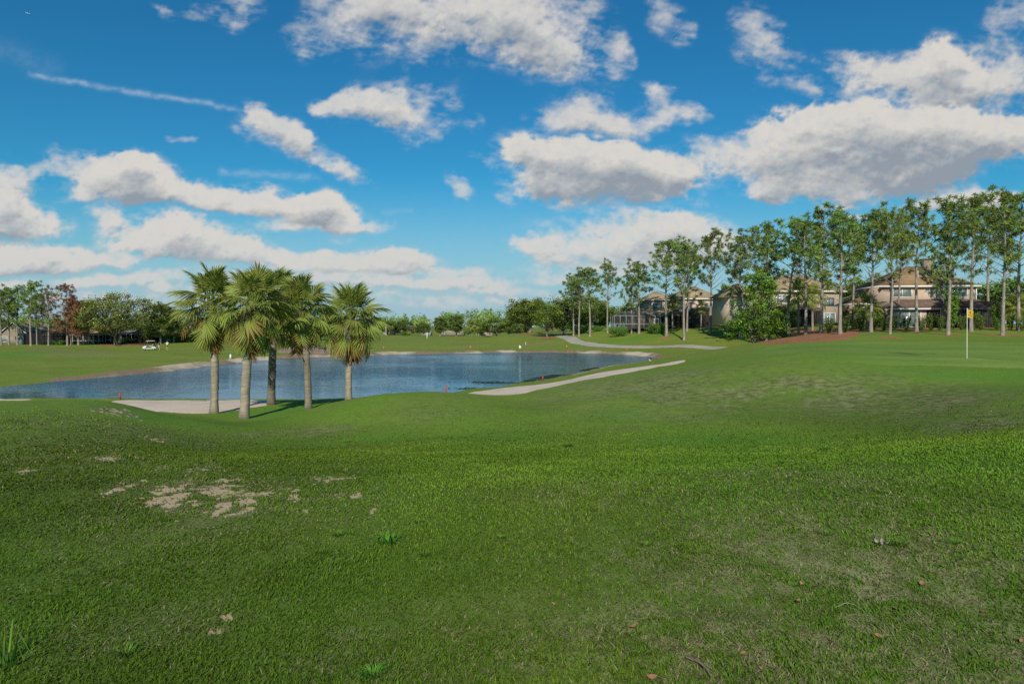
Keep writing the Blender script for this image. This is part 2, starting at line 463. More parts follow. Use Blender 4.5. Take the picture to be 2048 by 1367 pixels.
# cart path
ctr = [(1062, 660, 220), (1098, 665.5, 205), (1118, 670, 190), (1132, 677, 172), (1152, 684.5, 158), (1187, 689.5, 147), (1235, 691.5, 140), (1320, 693, 130), (1400, 695, 121), (1480, 696.5, 112), (1560, 697.5, 104), (1640, 700, 97)]
pc = np.array([gp(a, d)[:2] for a, b, d in ctr])
pt = np.gradient(pc, axis=0); pn = np.stack([pt[:, 1], -pt[:, 0]], 1); pn /= np.linalg.norm(pn, axis=1)[:, None]
pw = 1.5
patch_xy('cart_path', np.vstack([(pc+pn*pw), (pc-pn*pw)[::-1]]), 'path', 0.05, 1.5, 0.05, 'pale concrete cart path curving around the lake')
# mulch beds
MB_PX = [(1598, 679, 92, 10), ]
patch_px('mulch_bed', [(1500, 684), (1530, 687), (1580, 686), (1640, 683), (1700, 677.5), (1722, 668), (1712, 659), (1660, 657), (1600, 658), (1550, 664), (1505, 676)], 'mulch', 0.05, 45, 1.0, 0.5, 'large reddish mulch bed under the pines left of the green')
patch_px('mulch_bed', [(1700, 656.6), (1760, 656.4), (1830, 655.6), (1900, 654.8), (2000, 653.6), (2080, 653.2), (2080, 656), (2000, 656.5), (1900, 657.3), (1800, 659), (1720, 661)], 'mulch', 0.05, 60, 1.0, 0.4, 'long mulch strip under the shrub row of the pink house')
for b in [(1781, 674.5, 24, 'round mulch ring under the bent pine nearest the green'), (1832, 664, 26, 'wide mulch ring under the pine before the white door'), (1895, 672.5, 24, 'mulch ring under the pine left of the flag'),
          (2008, 671, 34, 'mulch ring under the tallest pine at right'), (2040, 660, 26, 'mulch ring at the right edge of the photo'), (1333, 673, 15, 'small mulch ring under the first pine right of the pond'),
          (1094, 675.5, 20, 'mulch ring under the young tree beside the cart path'), (1058, 667, 24, 'mulch patch under the big oak')]:
    bed_round(b[0], b[1], b[2], 45, 1.0, label=b[3])
for b in [(1368, 676, 9, 'mulch ring under the twin pines by the gazebo roof'), (1420, 666.5, 9, 'mulch ring under the pine in front of the dark lanai')]:
    bed_round(b[0], b[1], b[2], 60, 1.0, label=b[3])
patch_px('mulch_bed', [(560, 705), (620, 706), (700, 705), (745, 700), (720, 694.5), (650, 692.5), (590, 694), (560, 699)], 'mulch_pale', 0.05, 60, 1.5, 0.6, 'sandy mulch bed on the far shore behind the palms')
patch_px('mulch_bed', [(195, 690), (240, 691), (285, 689.5), (300, 686.5), (250, 684.8), (210, 686)], 'mulch', 0.05, 100, 1.5, 0.6, 'mulch bed under the feathery olive tree')

# ------------------------------------------------------------------ ground sheet
def ground_arrays():
    front = np.radians(np.linspace(-44, 44, 680))
    back = np.radians(np.linspace(44, 316, 90)[1:-1])
    th = np.concatenate([front, back]); n = len(th)
    rr = np.concatenate([np.exp(np.linspace(math.log(0.7), math.log(480), 560)), np.exp(np.linspace(math.log(500), math.log(6000), 26))])
    T, R = np.meshgrid(th, rr); X = R*np.sin(T); Y = R*np.cos(T)
    Z = H(X, Y)
    m = len(rr)
    def blur(a, k, ax):
        c = np.cumsum(np.concatenate([np.repeat(a.take([0], ax), k+1, ax), a, np.repeat(a.take([-1], ax), k, ax)], ax), ax)
        nn_ = a.shape[ax]; return (c.take(range(2*k+1, 2*k+1+nn_), ax)-c.take(range(0, nn_), ax))/(2*k+1)
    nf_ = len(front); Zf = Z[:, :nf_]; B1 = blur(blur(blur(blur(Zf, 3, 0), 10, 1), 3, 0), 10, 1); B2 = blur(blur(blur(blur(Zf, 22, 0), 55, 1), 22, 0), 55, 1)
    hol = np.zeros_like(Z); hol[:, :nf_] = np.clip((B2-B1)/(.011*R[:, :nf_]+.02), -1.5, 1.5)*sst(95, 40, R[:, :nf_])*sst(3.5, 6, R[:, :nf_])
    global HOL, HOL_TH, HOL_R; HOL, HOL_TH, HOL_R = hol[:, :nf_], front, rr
    x, y = X.ravel(), Y.ravel(); z = Z.ravel()
    for name, e, key, off, step, label, kind in PATCH:
        lo = e.min(0)-1; hi = e.max(0)+1
        s = (x > lo[0]) & (x < hi[0]) & (y > lo[1]) & (y < hi[1])
        if s.any():
            d = sdf(e, x[s], y[s]); z[s] -= 0.12*sst(0.25, 0.5, -d)
    V = np.stack([x, y, z], 1)
    i = np.arange(m-1)[:, None]*n; j = np.arange(n)[None, :]; k = (j+1) % n
    F = np.stack([i+j, i+k, i+n+k, i+n+j], -1).reshape(-1, 4)[:, ::-1]
    V = np.vstack([V, [[0, 0, 0]]])
    Ft = np.stack([np.arange(n), np.full(n, len(V)-1), (np.arange(n)+1) % n], -1)[:, ::-1]
    return V, F, Ft, np.concatenate([hol.ravel(), [0]])


def hollow_at(x, y):
    i = np.interp(np.log(np.hypot(x, y)), np.log(HOL_R), np.arange(len(HOL_R))); j = np.interp(np.arctan2(x, y), HOL_TH, np.arange(len(HOL_TH)))
    return HOL[np.clip(np.round(i).astype(int), 0, HOL.shape[0]-1), np.clip(np.round(j).astype(int), 0, HOL.shape[1]-1)]


def masks(x, y):
    sand = spots_at('sand', x, y)
    dry = spots_at('dry', x, y); dark = spots_at('dark', x, y); lush = spots_at('lush', x, y)
    dry = np.maximum(dry, .95*np.clip(sand*1.5, 0, 1))
    r = np.hypot(x, y)
    near = (r < 230) & (y > 20) & (np.abs(x) < 100)
    bank = np.zeros(x.shape)
    if near.any():
        s = lake_sd(x[near], y[near]); yy = y[near]
        far = sst(52, 85, yy)
        w = .7 + 1.7*far*(0.3+fbm(x[near]*.12, yy*.12, 31, 3)); w = w*(1-.55*sst(22, 30, x[near]))*(1+.9*sst(-8, -22, x[near]))
        bank[near] = (0.25+0.75*far)*(1-sst(w*.55, w*1.25, s))
    return sand, dry, dark, lush, bank


def sand_cov(x, y, sand):
    out = np.zeros(x.shape); m = sand > .05
    if m.any(): out[m] = sst(-.05, .05, sand[m] - (1.58-2.1*fbm(x[m]*8.5, y[m]*6.5, 44, 6, .66)))
    return out


V, F, Ft, hol = ground_arrays()
sand, dry, dark, lush, bank = masks(V[:, 0], V[:, 1])
tint = np.stack([sand_cov(V[:, 0], V[:, 1], sand), dry, bank, np.clip(dark*0.5+0.5-0.5*lush+.20*np.clip(hol, 0, 1), 0, 1)], 1)  # hollows darkened in the tint as painted relief shading
tint[:, 1] = np.clip(tint[:, 1]+.16*np.clip(-hol, 0, 1), 0, 1)     # R sand, G straw plus painted crest light, B eroded bank, A: 0.5 neutral, 1 dark, 0 lush


def N_len(nt, v):
    n = N(nt, 'ShaderNodeVectorMath', operation='LENGTH'); nt.links.new(v, n.inputs[0]); return n.outputs['Value']


def ground_mat():
    m, nt, _, L = new_mat('lawn')
    pos = geo_pos(nt)
    at = N(nt, 'ShaderNodeAttribute', attribute_name='tint')
    sep = N(nt, 'ShaderNodeSeparateColor'); L.new(at.outputs['Color'], sep.inputs[0])
    big = noise(nt, 0.06, 4, 0.55, pos); mid = noise(nt, 0.5, 5, 0.6, pos); fine = noise(nt, 6, 5, 0.7, pos); grain = noise(nt, 55, 3, 0.7, pos)
    xyz = N(nt, 'ShaderNodeSeparateXYZ'); L.new(pos, xyz.inputs[0])
    farf = maprange(nt, xyz.outputs[1], 18, 85, 0, 1, True)
    nearc = mixc(nt, maprange(nt, big, .35, .65), (0.122, 0.232, 0.018), (0.172, 0.262, 0.025))
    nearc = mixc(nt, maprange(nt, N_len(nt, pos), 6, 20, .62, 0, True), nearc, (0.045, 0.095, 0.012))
    farc = mixc(nt, maprange(nt, big, .35, .65), (0.175, 0.232, 0.034), (0.230, 0.262, 0.044))
    col = mixc(nt, farf, nearc, farc)
    col = mixc(nt, maprange(nt, mid, .38, .66, 0, .55), col, (0.140, 0.190, 0.026))
    col = mixc(nt, maprange(nt, fine, .45, .75, 0, .50), col, (0.048, 0.105, 0.010))
    col = mixc(nt, maprange(nt, grain, .5, .8, 0, .25), col, (0.19, 0.20, 0.06))
    # lush turf / dark tone painted in as shaded relief
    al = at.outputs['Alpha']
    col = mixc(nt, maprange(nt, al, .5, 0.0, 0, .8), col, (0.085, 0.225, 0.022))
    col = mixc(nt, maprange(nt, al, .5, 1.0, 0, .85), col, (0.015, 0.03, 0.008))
    # straw
    dm = math_(nt, 'MULTIPLY', sep.outputs[1], maprange(nt, math_(nt, 'ADD', math_(nt, 'MULTIPLY', mid, .4), math_(nt, 'MULTIPLY', fine, .7)), .44, .58), True)
    col = mixc(nt, dm, col, mixc(nt, maprange(nt, noise(nt, 3.2, 7, .78, pos), .42, .58), (0.075, 0.085, 0.026), (0.285, 0.265, 0.135)))
    # eroded banks
    bk = maprange(nt, math_(nt, 'ADD', sep.outputs[2], math_(nt, 'MULTIPLY', math_(nt, 'SUBTRACT', mid, .5), 1.2)), .38, .55)
    bc = mixc(nt, maprange(nt, fine, .35, .65), (0.15, 0.10, 0.06), (0.34, 0.25, 0.155))
    bc = mixc(nt, maprange(nt, noise(nt, 0.13, 3, .5, pos), .48, .60), bc, (0.52, 0.42, 0.31))
    col = mixc(nt, bk, col, bc)
    # bare sand showing through
    sm = maprange(nt, math_(nt, 'ADD', sep.outputs[0], math_(nt, 'MULTIPLY', math_(nt, 'SUBTRACT', grain, .5), .5)), .35, .6)
    col = mixc(nt, sm, col, mixc(nt, fine, (0.40, 0.29, 0.17), (0.58, 0.44, 0.285)))
    hb = math_(nt, 'ADD', fine, math_(nt, 'MULTIPLY', grain, .5))
    principled(nt, col, 0.9, bump(nt, hb, 0.35, 0.06), 0.1)
    return m


M['lawn'] = ground_mat()
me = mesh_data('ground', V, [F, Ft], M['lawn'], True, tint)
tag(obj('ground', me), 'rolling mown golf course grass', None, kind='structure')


def sand_mat():
    m, nt, _, L = new_mat('sand'); pos = geo_pos(nt)
    a = noise(nt, 0.7, 5, .6, pos); b = noise(nt, 9, 4, .65, pos); rk = N(nt, 'ShaderNodeTexWave', bands_direction='Y'); rk.inputs['Scale'].default_value = 3.2; rk.inputs['Distortion'].default_value = 3; L.new(pos, rk.inputs[0])
    c = mixc(nt, maprange(nt, a, .35, .65), (0.60, 0.47, 0.36), (0.70, 0.58, 0.46)); c = mixc(nt, maprange(nt, b, .50, .75, 0, .55), c, (0.46, 0.345, 0.25)); c = mixc(nt, maprange(nt, noise(nt, .28, 4, .6, pos), .45, .62, 0, .45), c, (0.50, 0.40, 0.31))
    h = math_(nt, 'ADD', math_(nt, 'MULTIPLY', rk.outputs['Fac'], .3), b)
    principled(nt, c, .95, bump(nt, h, .15, .02), .1); return m


def mulch_mat(name, c1, c2, green):
    m, nt, _, L = new_mat(name); pos = geo_pos(nt)
    a = noise(nt, 0.5, 5, .6, pos); b = noise(nt, 11, 4, .7, pos)
    c = mixc(nt, maprange(nt, b, .35, .65), c1, c2); c = mixc(nt, maprange(nt, a, .48, .62, 0, green), c, (0.10, 0.125, 0.035))
    principled(nt, c, .95, bump(nt, b, .6, .08), .1); return m


def path_mat():
    m, nt, _, L = new_mat('concrete_path'); pos = geo_pos(nt)
    a = noise(nt, .3, 5, .6, pos); b = noise(nt, 5, 4, .6, pos)
    c = mixc(nt, maprange(nt, a, .35, .65), (0.33, 0.30, 0.25), (0.44, 0.40, 0.33)); c = mixc(nt, maprange(nt, b, .5, .8, 0, .5), c, (0.22, 0.2, .16))
    principled(nt, c, .9, bump(nt, b, .2, .02), .2); return m


def green_mat():
    m, nt, _, L = new_mat('short_green'); pos = geo_pos(nt)
    mp = N(nt, 'ShaderNodeMapping'); mp.inputs['Scale'].default_value = (.12, .55, 1); L.new(pos, mp.inputs[0])
    a = noise(nt, 1.0, 4, .55, mp.outputs[0]); b = noise(nt, 3, 5, .65, pos)
    c = mixc(nt, maprange(nt, a, .38, .62), (0.128, 0.215, 0.030), (0.195, 0.262, 0.052)); c = mixc(nt, maprange(nt, b, .45, .75, 0, .35), c, (0.065, 0.12, .028))
    at = N(nt, 'ShaderNodeAttribute', attribute_name='tint')
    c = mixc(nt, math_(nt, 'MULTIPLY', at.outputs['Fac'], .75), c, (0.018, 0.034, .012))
    principled(nt, c, .9, bump(nt, noise(nt, 40, 2, .6, pos), .2, .02), .1); return m


M['sand'] = sand_mat(); M['mulch'] = mulch_mat('mulch', (0.25, 0.095, 0.048), (0.45, 0.20, 0.10), .45)
M['mulch_pale'] = mulch_mat('mulch_pale', (0.26, 0.15, 0.095), (0.46, 0.36, 0.27), .4)
M['path'] = path_mat(); M['green'] = green_mat()
for name, e, key, off, step, label, kind in PATCH:
    lo = e.min(0); hi = e.max(0)
    gx, gy = np.meshgrid(np.arange(lo[0], hi[0], step), np.arange(lo[1], hi[1], step)); gx = gx.ravel(); gy = gy.ravel()
    ok = sdf(e, gx, gy) < -step*.35; pts = np.vstack([e, np.stack([gx[ok], gy[ok]], 1)])
    n = len(e)
    vo, _, fo, *_r = delaunay_2d_cdt([Vector(p) for p in pts], [(i, (i+1) % n) for i in range(n)], [], 1, 1e-4)
    vo = np.array([tuple(v) for v in vo]); fo = np.array([f for f in fo if len(f) == 3])
    d = sdf(e, vo[:, 0], vo[:, 1])
    zz = H(vo[:, 0], vo[:, 1]) + off*sst(-0.02, .3, -d) - .004
    a, b, c = (vo[fo[:, i]] for i in range(3))
    fl = ((b-a)[:, 0]*(c-a)[:, 1]-(b-a)[:, 1]*(c-a)[:, 0]) < 0; fo[fl] = fo[fl][:, ::-1]
    dk = spots_at('dark', vo[:, 0], vo[:, 1])
    o = obj(name, mesh_data(name, np.column_stack([vo, zz]), [fo], M[key], True, np.stack([dk]*3, 1)))
    tag(o, label, None, kind=kind)

# ------------------------------------------------------------------ water
def water_mat():
    m, nt, _, L = new_mat('lake_water'); pos = geo_pos(nt)
    mp = N(nt, 'ShaderNodeMapping'); mp.inputs['Scale'].default_value = (0.55, 1.0, 1); mp.inputs['Rotation'].default_value = (0, 0, .35); L.new(pos, mp.inputs[0])
    w1 = noise(nt, 1.5, 3, .55, mp.outputs[0]); w2 = noise(nt, 4.2, 2, .5, mp.outputs[0])
    calm = maprange(nt, noise(nt, .05, 3, .5, pos), .40, .56, .25, 1)
    xyz = N(nt, 'ShaderNodeSeparateXYZ'); L.new(pos, xyz.inputs[0])
    shore = maprange(nt, xyz.outputs[1], 50, 66, .10, 1, True)
    h = math_(nt, 'MULTIPLY', math_(nt, 'ADD', w1, math_(nt, 'MULTIPLY', w2, .2)), math_(nt, 'MULTIPLY', calm, shore))
    nrm = bump(nt, h, 1.0, .22)
    df = N(nt, 'ShaderNodeBsdfDiffuse'); df.inputs[0].default_value = (0.014, 0.062, 0.105, 1); L.new(nrm, df.inputs['Normal'])
    gl = N(nt, 'ShaderNodeBsdfGlossy'); gl.inputs[0].default_value = (0.66, 0.85, 0.98, 1); gl.inputs['Roughness'].default_value = .06; L.new(nrm, gl.inputs['Normal'])
    fr = N(nt, 'ShaderNodeFresnel'); fr.inputs[0].default_value = 1.33; L.new(nrm, fr.inputs['Normal'])
    mx = N(nt, 'ShaderNodeMixShader'); L.new(math_(nt, 'MULTIPLY', fr.outputs[0], .97), mx.inputs[0]); L.new(df.outputs[0], mx.inputs[1]); L.new(gl.outputs[0], mx.inputs[2])
    o = N(nt, 'ShaderNodeOutputMaterial'); L.new(mx.outputs[0], o.inputs[0])
    return m


M['water'] = water_mat()
cen = LAKE.mean(0); outl = smooth_poly(LAKE, 2)
seg = np.roll(outl, -1, 0)-np.roll(outl, 1, 0); nn = np.stack([seg[:, 1], -seg[:, 0]], 1); nn /= np.linalg.norm(nn, axis=1)[:, None]
outl = outl + nn*2.2
if True:
    n = len(outl)
    vo, _, fo, *_r = delaunay_2d_cdt([Vector(p) for p in outl], [(i, (i+1) % n) for i in range(n)], [], 1, 1e-4)
    vo = np.array([(v[0], v[1], WATER) for v in vo]); fo = np.array([f for f in fo if len(f) == 3])
    a, b, c = (vo[fo[:, i]] for i in range(3))
    fl = ((b-a)[:, 0]*(c-a)[:, 1]-(b-a)[:, 1]*(c-a)[:, 0]) < 0; fo[fl] = fo[fl][:, ::-1]
    tag(obj('lake', mesh_data('lake', vo, [fo], M['water'])), 'rippled blue golf course lake', None, kind='structure')

# ------------------------------------------------------------------ near grass blades
def grass():
    n = 900000
    u = rng.uniform(0, 1, n)
    r = np.exp(math.log(2.0) + u**0.92*math.log(34/2.0)); th = np.radians(rng.uniform(-60, 60, n))
    x = r*np.sin(th); y = r*np.cos(th)
    sand, dry, dark, lush, bank = masks(x, y)
    sn = fbm(x*5, y*5, 44, 5)
    keep = rng.uniform(0, 1, n) > .88*sand_cov(x, y, sand)
    keep &= rng.uniform(0, 1, n) > sst(7, 26, r) 
    for name, e, key, off, step, label, kind in PATCH:
        if e[:, 1].min() > 36: continue
        lo = e.min(0); hi = e.max(0); s = keep & (x > lo[0]) & (x < hi[0]) & (y > lo[1]) & (y < hi[1])
        if s.any(): i = np.where(s)[0]; keep[i] &= sdf(e, x[i], y[i]) > 0
    clump = fbm(x*1.6, y*1.6, 50, 4)
    keep &= rng.uniform(0, 1, n) < .35 + 1.3*clump
    x, y, r, dry, lush, clump, dark = (v[keep] for v in (x, y, r, dry, lush, clump, dark)); n = len(x)
    z = H(x, y)
    hgt = (0.0165 + 0.0005*r)*rng.uniform(.5, 1.5, n)*(0.7+.7*clump)
    wid = np.maximum(0.0026, 0.00064*r)*rng.uniform(.7, 1.5, n)
    az = rng.uniform(0, 2*PI, n); lean = rng.uniform(.1, 1.5, n)*hgt
    dead = rng.uniform(0, 1, n) < (0.025 + .70*dry*(fbm(x*6.0, y*6.0, 60, 4) > .49 - .06*(fbm(x*1.2, y*1.2, 62, 3)-.5)*4) + .14*dry)
    lean = np.where(dead, hgt*rng.uniform(.8, 2.6, n), lean); hgt = np.where(dead, hgt*rng.uniform(.3, .9, n), hgt)
    dx, dy = np.cos(az), np.sin(az)
    base = np.stack([x, y, z-.004], 1); side = np.stack([-dy, dx, 0*dx], 1)*wid[:, None]; dirv = np.stack([dx, dy, 0*dx], 1)
    mid = base + dirv*(lean*.35)[:, None] + np.array([0, 0, 1])*(hgt*.65)[:, None]
    tip = base + dirv*lean[:, None] + np.array([0, 0, 1])*hgt[:, None]
    Vg = np.stack([base-side, base+side, mid+side*.7, mid-side*.7, tip], 1).reshape(-1, 3)
    i = np.arange(n)[:, None]*5
    Fq = np.concatenate([i, i+1, i+2, i+3], 1); Ftr = np.concatenate([i+3, i+2, i+4], 1)
    big = fbm(x*.35, y*.35, 61, 4)
    g1 = np.array([0.088, 0.190, 0.014]); g2 = np.array([0.168, 0.252, 0.026]); g3 = np.array([0.055, 0.19, 0.020])
    t = np.clip((big-.3)/.4, 0, 1)[:, None]*.5 + rng.uniform(0, .5, n)[:, None] 
    t = np.clip(t + .35*sst(6, 14, r)[:, None], 0, 1.2)  # lawn past the lip painted brighter, like a sunlit slope
    col = g1*(1-t)+g2*t; col = col*(1-.6*lush[:, None])+g3*.6*lush[:, None]
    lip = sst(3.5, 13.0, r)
    lit = 1.06 - .02*lip; lit *= 1-.45*np.exp(-(((x+6.5)/4.6)**2 + ((y-10)/8.5)**2)); lit *= 1-.16*np.exp(-((r-3.5)/3.0)**2); col *= lit[:, None]*np.array([1.0, .97, 1.0]) ** lip[:, None]  # shade painted into blade colour: left mound and nearest lawn darker
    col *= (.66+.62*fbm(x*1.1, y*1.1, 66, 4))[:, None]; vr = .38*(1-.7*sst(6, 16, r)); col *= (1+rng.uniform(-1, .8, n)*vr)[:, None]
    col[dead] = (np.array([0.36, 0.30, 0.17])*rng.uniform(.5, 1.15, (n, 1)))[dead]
    col *= (1-.7*dark[:, None])*(1-.26*np.clip(hollow_at(x, y), -1, 1))[:, None]  # painted relief: dark spots and hollows dim the blades, crests brighten them
    kk = (1-.75*sst(7, 16, r))[:, None]; sh = 1+kk*np.array([-.45, -.45, -.05, -.05, .10])[None, :]  # roots darker, tips lighter: shading between blades put into the tint
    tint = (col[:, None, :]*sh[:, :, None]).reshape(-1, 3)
    return Vg, [Fq, Ftr], tint


M['blade'] = leafmat('grass_blade', (1, 1, 1), .25, .04)
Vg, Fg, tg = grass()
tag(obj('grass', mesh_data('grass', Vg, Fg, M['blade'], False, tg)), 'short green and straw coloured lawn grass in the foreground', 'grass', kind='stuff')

# ------------------------------------------------------------------ daylight
SUN_EL, SUN_AZ = math.radians(31), math.radians(184)      # azimuth measured from +Y towards +X: the sun is behind the camera, a little to the left
sd = Vector((math.sin(SUN_AZ)*math.cos(SUN_EL), math.cos(SUN_AZ)*math.cos(SUN_EL), math.sin(SUN_EL)))
sl = bpy.data.lights.new('sun', 'SUN'); sl.energy = 4.6; sl.angle = math.radians(0.5); sl.color = (1.0, 0.93, 0.82)
so = bpy.data.objects.new('sun', sl); C.objects.link(so); so.rotation_euler = sd.to_track_quat('Z', 'Y').to_euler(); so.location = (0, 0, 60)
wd = bpy.data.worlds.new('World'); scene.world = wd; wd.use_nodes = True
nt = wd.node_tree; nt.nodes.clear()
sky = N(nt, 'ShaderNodeTexSky', sky_type='NISHITA'); sky.sun_disc = False; sky.sun_elevation = SUN_EL; sky.sun_rotation = SUN_AZ
sky.air_density = 1.0; sky.dust_density = 0.6; sky.ozone_density = 2.0
hs = N(nt, 'ShaderNodeHueSaturation'); hs.inputs['Saturation'].default_value = 1.25; nt.links.new(sky.outputs[0], hs.inputs['Color'])
tn = mixc(nt, 1.0, hs.outputs[0], (0.22, 0.76, 0.86), 'MULTIPLY')
bg = N(nt, 'ShaderNodeBackground'); nt.links.new(tn, bg.inputs[0]); bg.inputs[1].default_value = 0.105
wo = N(nt, 'ShaderNodeOutputWorld'); nt.links.new(bg.outputs[0], wo.inputs[0])
scene.view_settings.view_transform = 'Standard'; scene.view_settings.look = 'None'; scene.view_settings.exposure = 0
scene.cycles.max_bounces = 6; scene.cycles.diffuse_bounces = 2; scene.cycles.glossy_bounces = 3; scene.cycles.transmission_bounces = 4; scene.cycles.transparent_max_bounces = 12
scene.cycles.use_denoising = False


